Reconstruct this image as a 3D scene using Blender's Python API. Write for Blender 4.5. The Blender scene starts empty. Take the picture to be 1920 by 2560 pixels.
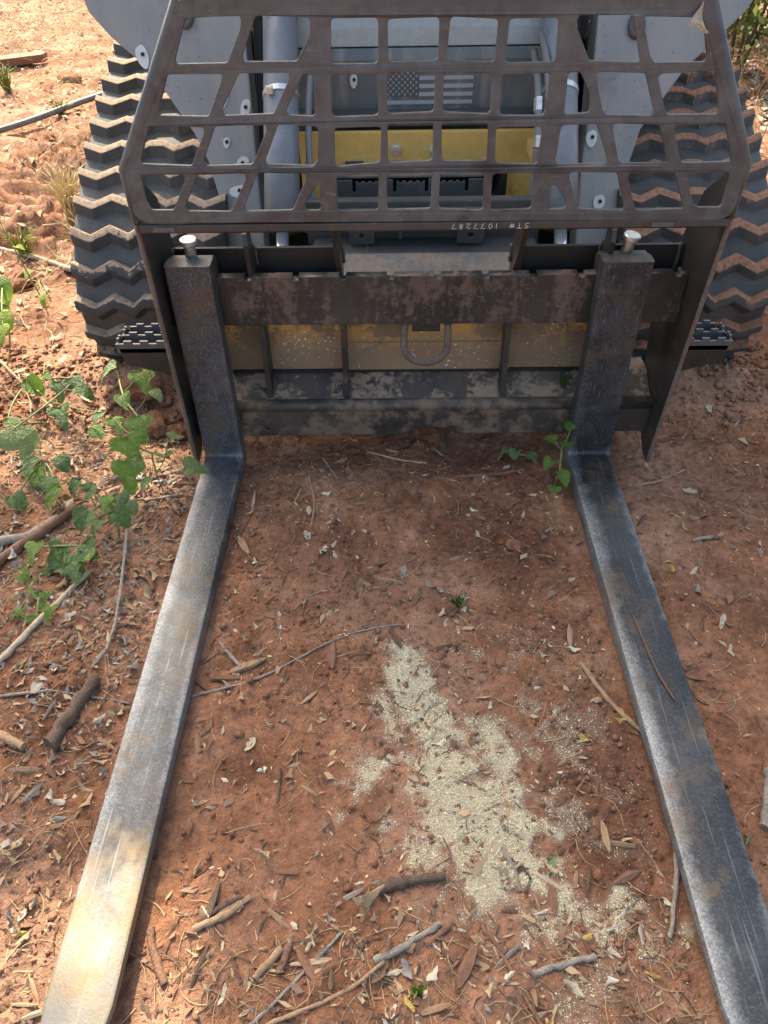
import bpy, bmesh, math, random
import numpy as np
from mathutils import Matrix, Vector, Euler

random.seed(7)
rng = np.random.default_rng(7)
S = bpy.context.scene
COL = S.collection
R = math.radians

# ------------------------------------------------------------------ camera, sky, sun, exposure
cam_d = bpy.data.cameras.new('camera')
cam = bpy.data.objects.new('camera', cam_d)
COL.objects.link(cam)
cam.location = (0, 0, 1.225)
cam.rotation_euler = (0.82934, 0.01444, 0.00754)
cam_d.sensor_fit = 'VERTICAL'
cam_d.sensor_height = 34.6
cam_d.lens = 25.246
cam_d.clip_start = 0.02
cam_d.clip_end = 500
S.camera = cam

SUN_AZ, SUN_EL = -22.0, 47.0          # degrees from +Y (clockwise), above the horizon
W = bpy.data.worlds.new('World')
S.world = W
W.use_nodes = True
wn = W.node_tree.nodes
wl = W.node_tree.links
wn.clear()
sky = wn.new('ShaderNodeTexSky')
sky.sky_type = 'NISHITA'
sky.sun_disc = False
sky.sun_elevation = R(SUN_EL)
sky.sun_rotation = R(SUN_AZ)
sky.air_density = 1.0
sky.dust_density = 5.0
sky.ozone_density = 0.4
bg = wn.new('ShaderNodeBackground')
bg.inputs['Strength'].default_value = 0.15
wo = wn.new('ShaderNodeOutputWorld')
wl.new(sky.outputs[0], bg.inputs[0])
wl.new(bg.outputs[0], wo.inputs[0])

sun_d = bpy.data.lights.new('sun', 'SUN')
sun_d.energy = 3.8
sun_d.angle = R(0.6)
sun_d.color = (1.0, 0.91, 0.77)
sun = bpy.data.objects.new('sun', sun_d)
COL.objects.link(sun)
to_sun = Vector((math.sin(R(SUN_AZ)) * math.cos(R(SUN_EL)), math.cos(R(SUN_AZ)) * math.cos(R(SUN_EL)), math.sin(R(SUN_EL))))
sun.rotation_euler = to_sun.to_track_quat('Z', 'Y').to_euler()
sun.location = to_sun * 20

S.view_settings.view_transform = 'Standard'
S.view_settings.look = 'None'
S.view_settings.exposure = 1.75
S.view_settings.gamma = 1.0
S.view_settings.use_white_balance = True          # the phone balanced for the shade
S.view_settings.white_balance_temperature = 7000
S.view_settings.white_balance_tint = 5
S.render.engine = 'CYCLES'
S.cycles.use_denoising = True
S.cycles.max_bounces = 6
S.cycles.transparent_max_bounces = 6

# ------------------------------------------------------------------ noise in numpy
def _h(ix, iy, seed):
    h = (ix.astype(np.int64) * 374761393 + iy.astype(np.int64) * 668265263 + seed * 974634777) & 0xffffffff
    h = ((h ^ (h >> 13)) * 1274126177) & 0xffffffff
    h = h ^ (h >> 16)
    return h / 4294967295.0

def vn(x, y, seed=0):
    x0 = np.floor(x); y0 = np.floor(y)
    fx = x - x0; fy = y - y0
    fx = fx * fx * (3 - 2 * fx); fy = fy * fy * (3 - 2 * fy)
    a = _h(x0, y0, seed); b = _h(x0 + 1, y0, seed); c = _h(x0, y0 + 1, seed); d = _h(x0 + 1, y0 + 1, seed)
    return (a * (1 - fx) + b * fx) * (1 - fy) + (c * (1 - fx) + d * fx) * fy

def fbm(x, y, f, octv, seed):
    s = 0; a = 1; t = 0
    for i in range(octv):
        ca, sa = math.cos(.6 + i), math.sin(.6 + i)
        s = s + a * vn((x * ca - y * sa) * f, (x * sa + y * ca) * f, seed + i * 17); t += a; a *= .5; f *= 2.03
    return s / t - .5

def sstep(a, b, x):
    t = np.clip((x - a) / (b - a), 0, 1)
    return t * t * (3 - 2 * t)

def poly_dist(x, y, pts):
    best = np.full(np.shape(x), 1e9); tt = np.zeros(np.shape(x)); n = len(pts) - 1
    for i in range(n):
        ax, ay = pts[i]; bx, by = pts[i + 1]
        dx, dy = bx - ax, by - ay
        t = np.clip(((x - ax) * dx + (y - ay) * dy) / (dx * dx + dy * dy), 0, 1)
        d = np.hypot(x - ax - t * dx, y - ay - t * dy)
        m = d < best
        best = np.where(m, d, best); tt = np.where(m, (i + t) / n, tt)
    return best, tt

FORK_L = (-.487, -.389)
FORK_R = (.438, .545)

def gz(x, y):
    """height of the red dirt"""
    x = np.asarray(x, float); y = np.asarray(y, float)
    z = .030 * fbm(x, y, 1.1, 3, 1) + .026 * fbm(x, y, 4.3, 3, 5)
    rough = .55 + .9 * sstep(-.1, .25, fbm(x, y, 2.3, 2, 31))
    z = z + rough * (.018 * fbm(x, y, 17, 3, 9))
    z = z + rough * .0085 * np.abs(fbm(x, y, 50, 3, 13)) * 2 + .004 * (rough - .4) * fbm(x, y, 95, 2, 19)
    ck = np.abs(fbm(x + .06 * fbm(x, y, 9, 2, 3), y, 8.0, 3, 71))
    z = z - .010 * (1 - sstep(.0, .012, ck)) * sstep(.0, .2, fbm(x, y, 3.1, 2, 44) + .12)
    # rough clods away from the worked spot
    far = sstep(2.0, 2.9, y)
    z = z + far * (.07 * fbm(x, y, 6, 4, 91) + .05 * np.abs(fbm(x, y, 14, 3, 97)))
    # loose bank on the side of the vines, and where the crawler pushed the soil up
    z = z + .035 * sstep(-.50, -.85, x) * (1 - sstep(2.6, 3.4, y))
    bank = np.exp(-((y - 1.86) / .11) ** 2) * np.exp(-((x + .66) / .24) ** 2)
    z = z + .085 * bank * (1 + 1.2 * fbm(x, y, 19, 3, 55))
    bank2 = np.exp(-((y - 1.88) / .10) ** 2) * np.exp(-((x - .86) / .22) ** 2)
    z = z + .06 * bank2 * (1 + 1.2 * fbm(x, y, 19, 3, 56))
    z = z + .02 * sstep(.6, 1.2, x)
    z = z + .025 * np.exp(-((y - .31) / .10) ** 2) * np.exp(-((x - .05) / .22) ** 2) * (1 + 2 * fbm(x, y, 20, 3, 58))
    z = z + .034 * np.exp(-((y - 1.36) / .13) ** 2) * np.exp(-((x - .02) / .33) ** 4) * (1 + 1.6 * fbm(x, y, 16, 3, 59))
    # tread prints pressed into the soil beyond the crawler
    pr = np.exp(-((x + 1.55 + .12 * (y - 3.4)) / .34) ** 4) * sstep(2.65, 2.9, y) * (1 - sstep(4.2, 4.6, y))
    ph = (y + .25 * x + .05 * fbm(x, y, 5, 2, 8)) / .125
    z = z + pr * .085 * (np.abs(((ph % 1) - .5)) * 2 - .4)
    # settled under the forks
    for (a, b) in (FORK_L, FORK_R):
        c = (a + b) / 2
        m = np.exp(-((x - c) / .085) ** 4) * (1 - sstep(1.5, 1.65, y)) * sstep(.05, .2, y)
        z = z * (1 - m) + m * np.minimum(z, .004)
    return z

_HX0, _HY0, _HS = -3.8, -.1, .01
_hx = _HX0 + _HS * np.arange(780); _hy = _HY0 + _HS * np.arange(960)
_H = gz(*np.meshgrid(_hx, _hy)).tolist()
def ghs(x, y):
    u = min(max((x - _HX0) / _HS, 0), 778.99); v = min(max((y - _HY0) / _HS, 0), 958.99)
    i = int(u); j = int(v); u -= i; v -= j; a = _H[j]; b = _H[j + 1]
    return (a[i] * (1 - u) + a[i + 1] * u) * (1 - v) + (b[i] * (1 - u) + b[i + 1] * u) * v

GRAIN_A = [(.013, .905), (.030, .820), (.054, .740), (.076, .676), (.111, .591), (.167, .529), (.222, .490)]
GRAIN_B = [(.236, .462), (.247, .421), (.299, .405), (.350, .412)]
GRAIN_C = [(.30, .40), (.29, .34), (.27, .30)]

def grain_density(x, y):
    d, t = poly_dist(x, y, GRAIN_A)
    w = .030 + .064 * np.sin(np.clip(t, 0, 1) * 2.6 + .15)
    n = fbm(x, y, 14, 3, 201) * 2.2 + fbm(x, y, 45, 2, 207) * 1.6
    g = sstep(1.75, .25, d / w - n * 1.1)
    d2, t2 = poly_dist(x, y, GRAIN_B)
    g = np.maximum(g, sstep(1.7, .2, d2 / .046 - n * 1.2) * .95)
    d3, t3 = poly_dist(x, y, GRAIN_C)
    g = np.maximum(g, sstep(1.7, .2, d3 / .035 - n * 1.2) * .5)
    spr = np.exp(-((x - .25) / .14) ** 2 - ((y - .66) / .20) ** 2) * .55 + np.exp(-((x - .10) / .16) ** 2 - ((y - .86) / .09) ** 2) * .35
    spr = spr * (1 - .85 * np.exp(-(((x - .205) / .05) ** 2 + ((y - .69) / .05) ** 2)))
    return np.clip(np.maximum(g, spr * sstep(-.25, .35, n)), 0, 1)

# ------------------------------------------------------------------ material helpers
class NT:
    def __init__(s, name):
        s.m = bpy.data.materials.new(name); s.m.use_nodes = True
        s.n = s.m.node_tree.nodes; s.l = s.m.node_tree.links
        s.b = s.n['Principled BSDF']; s.out = s.n['Material Output']
        s.tc = s.n.new('ShaderNodeTexCoord'); s.co = s.tc.outputs['Object']
    def lk(s, a, b): s.l.new(a, b)
    def mapping(s, scale=(1, 1, 1), rot=(0, 0, 0), co=None):
        m = s.n.new('ShaderNodeMapping'); m.inputs['Scale'].default_value = scale; m.inputs['Rotation'].default_value = rot
        s.lk(co or s.co, m.inputs[0]); return m.outputs[0]
    def noise(s, scale, detail=4, rough=.55, co=None, dist=0):
        t = s.n.new('ShaderNodeTexNoise'); t.inputs['Scale'].default_value = scale; t.inputs['Detail'].default_value = detail
        t.inputs['Roughness'].default_value = rough; t.inputs['Distortion'].default_value = dist
        s.lk(co or s.co, t.inputs['Vector']); return t.outputs['Fac']
    def vor(s, scale, co=None, feat='F1', rnd=1.0):
        t = s.n.new('ShaderNodeTexVoronoi'); t.feature = feat; t.inputs['Scale'].default_value = scale; t.inputs['Randomness'].default_value = rnd
        s.lk(co or s.co, t.inputs['Vector']); return t
    def ramp(s, fac, stops):
        r = s.n.new('ShaderNodeValToRGB'); e = r.color_ramp.elements
        while len(e) < len(stops): e.new(.5)
        for i, (p, c) in enumerate(stops):
            e[i].position = p
            e[i].color = (c, c, c, 1) if isinstance(c, (int, float)) else (*c, 1)
        s.lk(fac, r.inputs[0]); return r.outputs[0]
    def mix(s, fac, a, b, mode='MIX'):
        m = s.n.new('ShaderNodeMix'); m.data_type = 'RGBA'; m.blend_type = mode
        for i, v in ((0, fac), (6, a), (7, b)):
            if isinstance(v, (int, float)): m.inputs[i].default_value = v
            elif isinstance(v, tuple): m.inputs[i].default_value = (*v, 1)
            else: s.lk(v, m.inputs[i])
        return m.outputs[2]
    def math(s, op, a, b=0.0):
        m = s.n.new('ShaderNodeMath'); m.operation = op; m.use_clamp = False
        for i, v in ((0, a), (1, b)):
            if isinstance(v, (int, float)): m.inputs[i].default_value = v
            else: s.lk(v, m.inputs[i])
        return m.outputs[0]
    def up(s):
        g = s.n.new('ShaderNodeNewGeometry'); sp = s.n.new('ShaderNodeSeparateXYZ'); s.lk(g.outputs['Normal'], sp.inputs[0]); return sp.outputs[2]
    def rand(s):
        return s.n.new('ShaderNodeObjectInfo').outputs['Random']
    def bump(s, h, strength=.3, dist=.002):
        b = s.n.new('ShaderNodeBump'); b.inputs['Strength'].default_value = strength; b.inputs['Distance'].default_value = dist
        s.lk(h, b.inputs['Height']); s.lk(b.outputs[0], s.b.inputs['Normal'])
    def col(s, c):
        if isinstance(c, tuple): s.b.inputs['Base Color'].default_value = (*c, 1)
        else: s.lk(c, s.b.inputs['Base Color'])
    def set(s, **k):
        for n, v in k.items():
            i = s.b.inputs[n.replace('_', ' ')]
            if isinstance(v, (int, float)): i.default_value = v
            else: s.lk(v, i)

M = {}
def clay():
    t = NT('red_clay')
    n1 = t.noise(2.6, 5, .6); n2 = t.noise(14, 6, .65); n3 = t.noise(70, 5, .7); n4 = t.noise(380, 3, .6)
    c = t.ramp(n1, [(.3, (.140, .062, .038)), (.5, (.262, .128, .074)), (.7, (.40, .235, .160))])
    c = t.mix(t.ramp(t.noise(1.7, 3, .6), [(.48, 0.0), (.62, .55)]), c, (.30, .185, .130))
    c = t.mix(t.ramp(t.noise(5.5, 4, .7), [(.54, 0.0), (.66, .6)]), c, (.115, .052, .034))
    da = t.n.new('ShaderNodeAttribute'); da.attribute_name = 'dark_patch'
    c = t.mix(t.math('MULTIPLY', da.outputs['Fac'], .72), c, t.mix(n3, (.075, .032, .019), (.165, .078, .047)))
    c = t.mix(.75, c, t.ramp(n2, [(.32, (.36, .34, .33)), (.55, (.58, .56, .55)), (.75, (.74, .72, .70))]), 'OVERLAY')
    c = t.mix(.8, c, t.ramp(n3, [(.3, (.26, .26, .26)), (.52, (.52, .52, .52)), (.75, (.74, .73, .72))]), 'OVERLAY')
    c = t.mix(.5, c, t.ramp(n4, [(.3, (.36, .36, .36)), (.7, (.64, .64, .64))]), 'OVERLAY')
    at = t.n.new('ShaderNodeAttribute'); at.attribute_name = 'grain'
    gm = t.math('ADD', at.outputs['Fac'], t.math('MULTIPLY', t.math('SUBTRACT', t.noise(420, 2, .7), .5), .9))
    gm = t.ramp(gm, [(.35, 0.0), (.95, .62)])
    c = t.mix(t.ramp(at.outputs['Fac'], [(.03, 0.0), (.25, .35)]), c, (.30, .215, .155))
    c = t.mix(gm, c, (.70, .61, .43))
    t.col(c); t.set(Roughness=.95); t.b.inputs['Specular IOR Level'].default_value = .15
    h = t.math('ADD', t.math('MULTIPLY', n3, .6), t.math('MULTIPLY', t.noise(230, 4, .7), .5))
    t.bump(h, 1.0, .011)
    return t.m
M['clay'] = clay()

def rubber(name, dirt, dcol=((.19, .115, .078), (.36, .25, .17))):
    t = NT(name)
    up = t.up()
    n = t.noise(18, 5, .65); n2 = t.noise(90, 4, .7)
    c = t.mix(t.ramp(t.noise(5, 5, .7), [(.35, 0.0), (.7, .8)]), (.036, .038, .040), (.100, .096, .090))
    k = t.math('ADD', t.math('MULTIPLY', up, .60), t.math('ADD', t.noise(11, 5, .75), t.math('MULTIPLY', n2, .35)))
    msk = t.ramp(k, [(1.02 - dirt, 0.0), (1.16 - dirt, .92)])
    dc = t.ramp(n2, [(.35, dcol[0]), (.65, dcol[1])])
    t.col(t.mix(msk, c, dc)); t.set(Roughness=t.ramp(msk, [(0, .66), (1, .95)])); t.b.inputs['Specular IOR Level'].default_value = .35
    t.bump(t.math('ADD', n2, t.noise(260, 3, .6)), .35, .003)
    return t.m
M['belt'] = rubber('track_rubber', .02)
M['lug'] = rubber('lug_rubber', .03, ((.22, .15, .105), (.42, .31, .22)))
M['lug_muddy'] = rubber('muddy_lug_rubber', .15, ((.19, .085, .05), (.36, .185, .11)))
M['lug_clean'] = rubber('scuffed_lug_rubber', .02)

def paint(name, base, wear, lo, hi, scale=8, stretch=(1, 1, 1), rough=.45, dust=(.20, .155, .12), dustamt=.3, metal=0.0, bump=.15, fleck=None, dscale=4.5, low=None):
    t = NT(name)
    co = t.mapping(stretch)
    n = t.noise(scale, 6, .68, co); n2 = t.noise(scale * 6, 4, .7); nd = t.noise(dscale, 5, .65)
    k = t.math('ADD', n, t.math('MULTIPLY', t.math('SUBTRACT', n2, .5), .35))
    msk = t.ramp(k, [(lo, 0.0), (hi, 1.0)])
    wc = t.mix(n2, tuple(v * .6 for v in wear), tuple(min(1, v * 1.35) for v in wear))
    c = t.mix(msk, t.mix(t.ramp(n2, [(.35, 0.0), (.7, .5)]), base, tuple(v * 1.5 + .004 for v in base)), wc)
    dm = t.math('MULTIPLY', t.ramp(t.math('ADD', nd, t.math('MULTIPLY', n2, .25)), [(.45, 0.0), (.85, 1.0)]), dustamt)
    c = t.mix(dm, c, dust)
    if low:
        sp = t.n.new('ShaderNodeSeparateXYZ'); t.lk(t.co, sp.inputs[0])
        zz = t.math('ADD', sp.outputs[2], t.math('MULTIPLY', t.math('SUBTRACT', n, .5), low[2]))
        lm = t.ramp(t.math('MULTIPLY', t.math('SUBTRACT', low[1], zz), 1 / (low[1] - low[0])), [(0, 0.0), (1, .93)])
        c = t.mix(lm, c, t.mix(n2, tuple(v * .55 for v in dust), dust))
    # scratches
    sc = t.noise(30, 2, .5, t.mapping((1, .12, 9), (0, .35, 0)))
    c = t.mix(t.ramp(sc, [(.70, 0.0), (.76, .28)]), c, (.34, .33, .31))
    if fleck:
        v = t.math('ADD', t.noise(fleck[0], 2, .6), t.math('MULTIPLY', t.math('SUBTRACT', t.noise(9, 3, .6), .55), .5)); c = t.mix(t.ramp(v, [(fleck[1], 0.0), (fleck[1] + .04, .9)]), c, (.62, .61, .57))
    t.col(c); t.set(Metallic=metal, Roughness=t.ramp(t.math('MAXIMUM', msk, dm), [(0, rough), (1, .82)]))
    t.bump(t.math('ADD', t.math('MULTIPLY', n2, .5), t.math('MULTIPLY', msk, .4)), bump, .002)
    return t.m
M['black'] = paint('black_frame_paint', (.012, .012, .013), (.085, .060, .046), .60, .74, 7, rough=.36, dustamt=.22)
M['rail'] = paint('worn_rail_paint', (.011, .012, .013), (.112, .076, .057), .50, .60, 9, (1.6, 1, .55), rough=.42, dustamt=.30, dust=(.15, .11, .085))
M['lower'] = paint('worn_lower_rail_paint', (.012, .014, .018), (.145, .100, .068), .50, .62, 8, (1.0, 1, 1.0), rough=.38, dustamt=.4, dust=(.17, .12, .08))
M['shelf'] = paint('dusty_shelf_paint', (.014, .014, .015), (.22, .16, .112), .49, .56, 11, (1, 1, 1), rough=.5, dustamt=.35, dust=(.26, .19, .13))
M['guard'] = paint('dusty_glare_guard_paint', (.038, .039, .040), (.098, .098, .097), .50, .70, 6, rough=.34, dustamt=.6, dust=(.128, .130, .130), fleck=(120, .80))  # real dust, its pale tone also standing in for sun glare
M['edge'] = paint('worn_plate_edge', (.085, .062, .048), (.16, .11, .08), .40, .6, 20, rough=.6, dustamt=.2)
M['arm'] = None
def armgrey(name, base):
    t = NT(name)
    n = t.noise(5, 5, .6); n2 = t.noise(60, 3, .7)
    c = t.mix(t.ramp(n, [(.35, 0.0), (.7, .7)]), base, tuple(v * 1.45 for v in base))
    v = t.vor(34, t.mapping((1, 0.0, 1)), rnd=.25)
    c = t.mix(t.ramp(v.outputs['Distance'], [(.07, .45), (.11, 0.0)]), c, (.03, .03, .03))
    c = t.mix(t.ramp(t.math('ADD', n, t.math('MULTIPLY', n2, .3)), [(.66, 0.0), (.9, .55)]), c, (.26, .215, .17))
    st = t.noise(9, 4, .65, t.mapping((3.0, 1, .22)))
    c = t.mix(t.ramp(st, [(.50, 0.0), (.68, .5)]), c, (.30, .255, .205))
    c = t.mix(t.ramp(t.noise(3.2, 4, .7), [(.60, 0.0), (.70, .55)]), c, (.055, .052, .048))
    c = t.mix(t.ramp(t.noise(120, 2, .6), [(.72, 0.0), (.76, .6)]), c, (.42, .41, .38))
    t.col(c); t.set(Roughness=.5); t.bump(t.math('ADD', n2, st), .12, .0015); return t.m
M['arm'] = armgrey('grey_arm_paint', (.195, .195, .188))  # grey lifted to put the sun glare over the arms into the paint
M['panel'] = armgrey('grey_cab_panel', (.100, .108, .106))  # grey lightened to carry the veil of sun glare
M['panel_pale'] = paint('pale_dusty_panel', (.27, .29, .28), (.34, .31, .27), .5, .75, 9, rough=.55, dustamt=.4, dust=(.30, .26, .21))
M['cyl'] = paint('blue_grey_cylinder_paint', (.135, .150, .168), (.22, .21, .195), .62, .8, 6, rough=.32, dustamt=.3, dust=(.24, .20, .16), fleck=(75, .76))
M['dark'] = paint('dark_grey_paint', (.035, .040, .043), (.10, .09, .078), .62, .8, 9, rough=.42, dustamt=.28, fleck=(90, .77))
M['step'] = paint('slate_step_paint', (.058, .066, .072), (.16, .125, .10), .62, .78, 9, rough=.42, dustamt=.25)
M['yellow'] = paint('yellow_paint', (.54, .350, .095), (.20, .145, .085), .68, .85, 7, rough=.42, dustamt=.28, dust=(.38, .27, .13))  # yellow paled so the colour includes the veiling glare
M['yellow_dirty'] = paint('dirty_yellow_plate', (.60, .32, .045), (.165, .105, .062), .45, .54, 6.5, (1, 1, 1.3), rough=.55, dustamt=.5, dust=(.28, .20, .13), fleck=(130, .66), low=(.265, .345, .16))
M['dusty_plate'] = paint('dusty_blue_grey_plate', (.085, .085, .085), (.20, .145, .110), .42, .56, 9, rough=.6, dustamt=.5, dust=(.22, .175, .14), fleck=(70, .80))
M['patch'] = paint('pale_primer', (.52, .53, .51), (.40, .39, .36), .6, .8, 30, rough=.6, dustamt=.2)
M['hose'] = paint('grey_hose', (.13, .14, .15), (.22, .2, .18), .6, .8, 20, rough=.55, dustamt=.35)
M['sleeve'] = paint('braided_sleeve', (.16, .125, .11), (.24, .19, .16), .5, .7, 60, rough=.9, dustamt=.3)
M['flag_light'] = paint('flag_light_print', (.31, .32, .32), (.18, .17, .15), .66, .85, 15, rough=.55, dustamt=.25)
M['flag_dark'] = paint('flag_dark_print', (.062, .068, .068), (.1, .1, .09), .66, .85, 15, rough=.55, dustamt=.25)
M['paintpen'] = paint('pale_paint_pen', (.50, .48, .44), (.3, .28, .25), .6, .8, 60, rough=.7, dustamt=.1)

def simple(name, col, rough=.5, metal=0.0, nscale=40, var=.35, bump=.1):
    t = NT(name); n = t.noise(nscale, 4, .65)
    t.col(t.ramp(n, [(.3, tuple(v * (1 - var) for v in col)), (.7, tuple(min(1, v * (1 + var)) for v in col))]))
    t.set(Roughness=rough, Metallic=metal); t.bump(n, bump, .001); return t.m
M['chrome'] = simple('chrome', (.86, .88, .90), .20, .75, 20, .05, .02)  # less metallic, so a diffuse tone stands in for sky reflection
M['zinc'] = simple('zinc_plated_steel', (.62, .64, .60), .38, .9, 60, .18)
M['glass'] = simple('dark_cab_glass', (.015, .018, .02), .06, 0, 5, .2, .01)
M['pipe'] = simple('grey_pipe', (.13, .125, .12), .5, 0, 30, .3)
M['void'] = simple('soot_black_paint', (.010, .010, .010), .55, 0, 20, .3)

def fork_steel(name, gold, xc, hw, dark):
    t = NT(name)
    n1 = t.noise(4.2, 5, .62); n2 = t.noise(26, 5, .7); n3 = t.noise(300, 3, .75); n4 = t.noise(7.5, 5, .7)
    sp = t.n.new('ShaderNodeSeparateXYZ'); t.lk(t.co, sp.inputs[0])
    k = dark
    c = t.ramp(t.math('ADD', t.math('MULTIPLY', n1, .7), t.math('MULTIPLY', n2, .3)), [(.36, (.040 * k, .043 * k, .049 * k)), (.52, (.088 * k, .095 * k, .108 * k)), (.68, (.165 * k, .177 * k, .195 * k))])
    c = t.mix(t.ramp(n3, [(.48, 0.0), (.70, .5 if gold else .2)]), c, (.28, .30, .33))
    # edges rubbed bright; the broader band also paints in a reflection
    side = t.math('DIVIDE', t.math('SUBTRACT', xc, sp.outputs[0]), hw)      # +1 at the edge towards -x
    nn = t.math('MULTIPLY', t.math('SUBTRACT', t.math('ADD', t.math('MULTIPLY', n2, .8), t.math('MULTIPLY', n1, 1.2)), 1.0), 1.1)
    em = t.math('ADD', t.ramp(t.math('ADD', side, nn), [(.45, 0.0), (1.1, .62)]), t.ramp(t.math('ADD', t.math('MULTIPLY', side, -1), nn), [(.80, 0.0), (1.1, .32)]))
    em = t.math('MULTIPLY', em, t.ramp(sp.outputs[2], [(.046, 1.0), (.085, .22)]))
    c = t.mix(em, c, t.mix(t.ramp(n3, [(.35, 0.0), (.65, 1.0)]), (.15, .155, .165), (.52, .535, .55)))
    # rust film
    rm = t.ramp(t.math('ADD', n4, t.math('MULTIPLY', t.math('SUBTRACT', n2, .5), .5)), [(.50, 0.0), (.68, .65)])
    c = t.mix(rm, c, t.mix(n3, (.085, .060, .040), (.19, .13, .075)))
    y = t.math('ADD', sp.outputs[1], t.math('MULTIPLY', t.math('SUBTRACT', n1, .5), .5))
    if gold:                      # sunlight on the tip painted as pale gold, with a yellow rust film
        gm = t.ramp(t.math('ADD', y, t.math('MULTIPLY', t.math('SUBTRACT', n2, .5), .35)), [(.44, .85), (.54, 0.0)])
        c = t.mix(gm, c, t.mix(t.ramp(n4, [(.4, 0.0), (.62, 1.0)]), (.165, .155, .138), (.20, .140, .075)))
    # brown soil film and old black paint towards the heel and up the shank
    bm = t.ramp(t.math('ADD', t.math('ADD', y, t.math('MULTIPLY', sp.outputs[2], 1.2)), t.math('MULTIPLY', t.math('SUBTRACT', n4, .5), .9)), [(1.38, 0.0), (1.66, .95)])
    hs = t.noise(5, 5, .7, t.mapping((.5, 1, 9)))
    c = t.mix(bm, c, t.mix(t.ramp(t.math('ADD', t.math('MULTIPLY', hs, .6), t.math('MULTIPLY', n2, .4)), [(.44, 0.0), (.58, 1.0)]), (.020, .020, .021), (.068, .055, .045)))
    sc = t.noise(30, 3, .6, t.mapping((9, .16, 1)))
    c = t.mix(t.ramp(sc, [(.62, 0.0), (.72, .35)]), c, (.40, .41, .42))
    sc2 = t.noise(24, 3, .6, t.mapping((10, .2, 1), (0, 0, .05)))
    c = t.mix(t.ramp(sc2, [(.28, .5), (.36, 0.0)]), c, (.03, .028, .026))
    t.col(c)
    t.set(Metallic=t.ramp(bm, [(0, .6), (1, .0)]), Roughness=t.math('ADD', t.ramp(t.math('ADD', n2, t.math('MULTIPLY', n3, .5)), [(.5, .36), (.95, .66)]), t.math('MULTIPLY', bm, .12)))
    t.bump(t.math('ADD', t.math('MULTIPLY', n3, .9), t.math('MULTIPLY', n2, .6)), .26, .0022)
    return t.m
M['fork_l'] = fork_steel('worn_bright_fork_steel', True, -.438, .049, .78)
M['fork_r'] = fork_steel('worn_dark_fork_steel', False, .4915, .0535, .45)  # lower tone paints in the weaker light on this fork

def leafmat(name, a, b, mott=None, trans=.25, rough=.55):
    t = NT(name)
    r = t.rand(); n = t.noise(5, 4, .65)
    c = t.mix(t.math('MULTIPLY', t.math('ADD', r, n), .5), a, b)
    if mott:
        n2 = t.noise(3.6, 5, .7); c = t.mix(t.ramp(n2, [(.53, 0.0), (.60, .65)]), c, mott)
    t.col(c); t.set(Roughness=rough)
    tr = t.n.new('ShaderNodeBsdfTranslucent'); mx = t.n.new('ShaderNodeMixShader'); mx.inputs[0].default_value = trans
    t.lk(c, tr.inputs[0]); t.lk(t.b.outputs[0], mx.inputs[1]); t.lk(tr.outputs[0], mx.inputs[2]); t.lk(mx.outputs[0], t.out.inputs[0])
    t.bump(n, .5, .05)
    return t.m
M['vine'] = leafmat('mottled_vine_leaf', (.105, .200, .020), (.175, .285, .045), (.27, .36, .17), .45, .42)
M['vine_dark'] = leafmat('dark_vine_leaf', (.060, .125, .030), (.10, .175, .045), (.19, .25, .14), .35, .42)
M['vine_pale'] = leafmat('bluish_vine_leaf', (.14, .21, .065), (.20, .28, .10), (.27, .34, .18), .35, .4)
M['vine_yellow'] = leafmat('yellow_green_leaf', (.20, .30, .02), (.27, .36, .05), None, .45)
M['stem'] = simple('green_stem', (.16, .19, .06), .6)
M['stem_dry'] = simple('dry_stem', (.30, .21, .12), .8)
DRY = {
 'cream': leafmat('cream_dry_leaf', (.50, .42, .31), (.62, .54, .42), None, .15, .7),
 'tan': leafmat('tan_dry_leaf', (.33, .22, .12), (.46, .33, .20), None, .15, .7),
 'brown': leafmat('brown_dry_leaf', (.16, .10, .065), (.27, .17, .11), None, .1, .75),
 'grey': leafmat('grey_dry_leaf', (.26, .235, .20), (.36, .33, .29), None, .1, .75),
 'yellow': leafmat('yellow_fallen_leaf', (.52, .36, .08), (.60, .44, .14), None, .2, .6),
 'green': leafmat('green_fallen_leaf', (.15, .25, .10), (.22, .33, .17), None, .25, .5),
}
def wood(name, a, b):
    t = NT(name)
    n = t.noise(22, 4, .6, t.mapping((.18, 1, 1))); n2 = t.noise(150, 3, .6, t.mapping((.12, 1, 1)))
    c = t.mix(t.ramp(t.math('ADD', t.math('MULTIPLY', n, .6), t.math('MULTIPLY', n2, .4)), [(.35, 0.0), (.65, 1.0)]), a, b)
    c = t.mix(t.math('MULTIPLY', t.rand(), .4), c, (.09, .05, .032))
    t.col(c); t.set(Roughness=.85); t.bump(n2, .6, .003); return t.m
def barkmat(name, a, b):
    t = NT(name)
    n = t.noise(38, 5, .7); n2 = t.noise(240, 4, .7)
    c = t.mix(t.ramp(t.math('ADD', t.math('MULTIPLY', n, .55), t.math('MULTIPLY', n2, .45)), [(.38, 0.0), (.62, 1.0)]), a, b)
    c = t.mix(t.ramp(n, [(.58, 0.0), (.70, .6)]), c, tuple(v * .4 for v in a))
    t.col(c); t.set(Roughness=.88); t.bump(t.math('ADD', n2, n), .9, .004); return t.m
STICKW = {'reddish': barkmat('red_brown_bark', (.12, .058, .036), (.27, .14, .085)), 'tan': barkmat('tan_stick', (.22, .13, .075), (.45, .30, .18)), 'grey': barkmat('grey_stick', (.16, .13, .105), (.36, .31, .26)),
          'dark': barkmat('dark_bark', (.05, .032, .023), (.16, .10, .07)), 'pale': barkmat('bare_pale_stick', (.34, .25, .17), (.55, .44, .33))}
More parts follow.
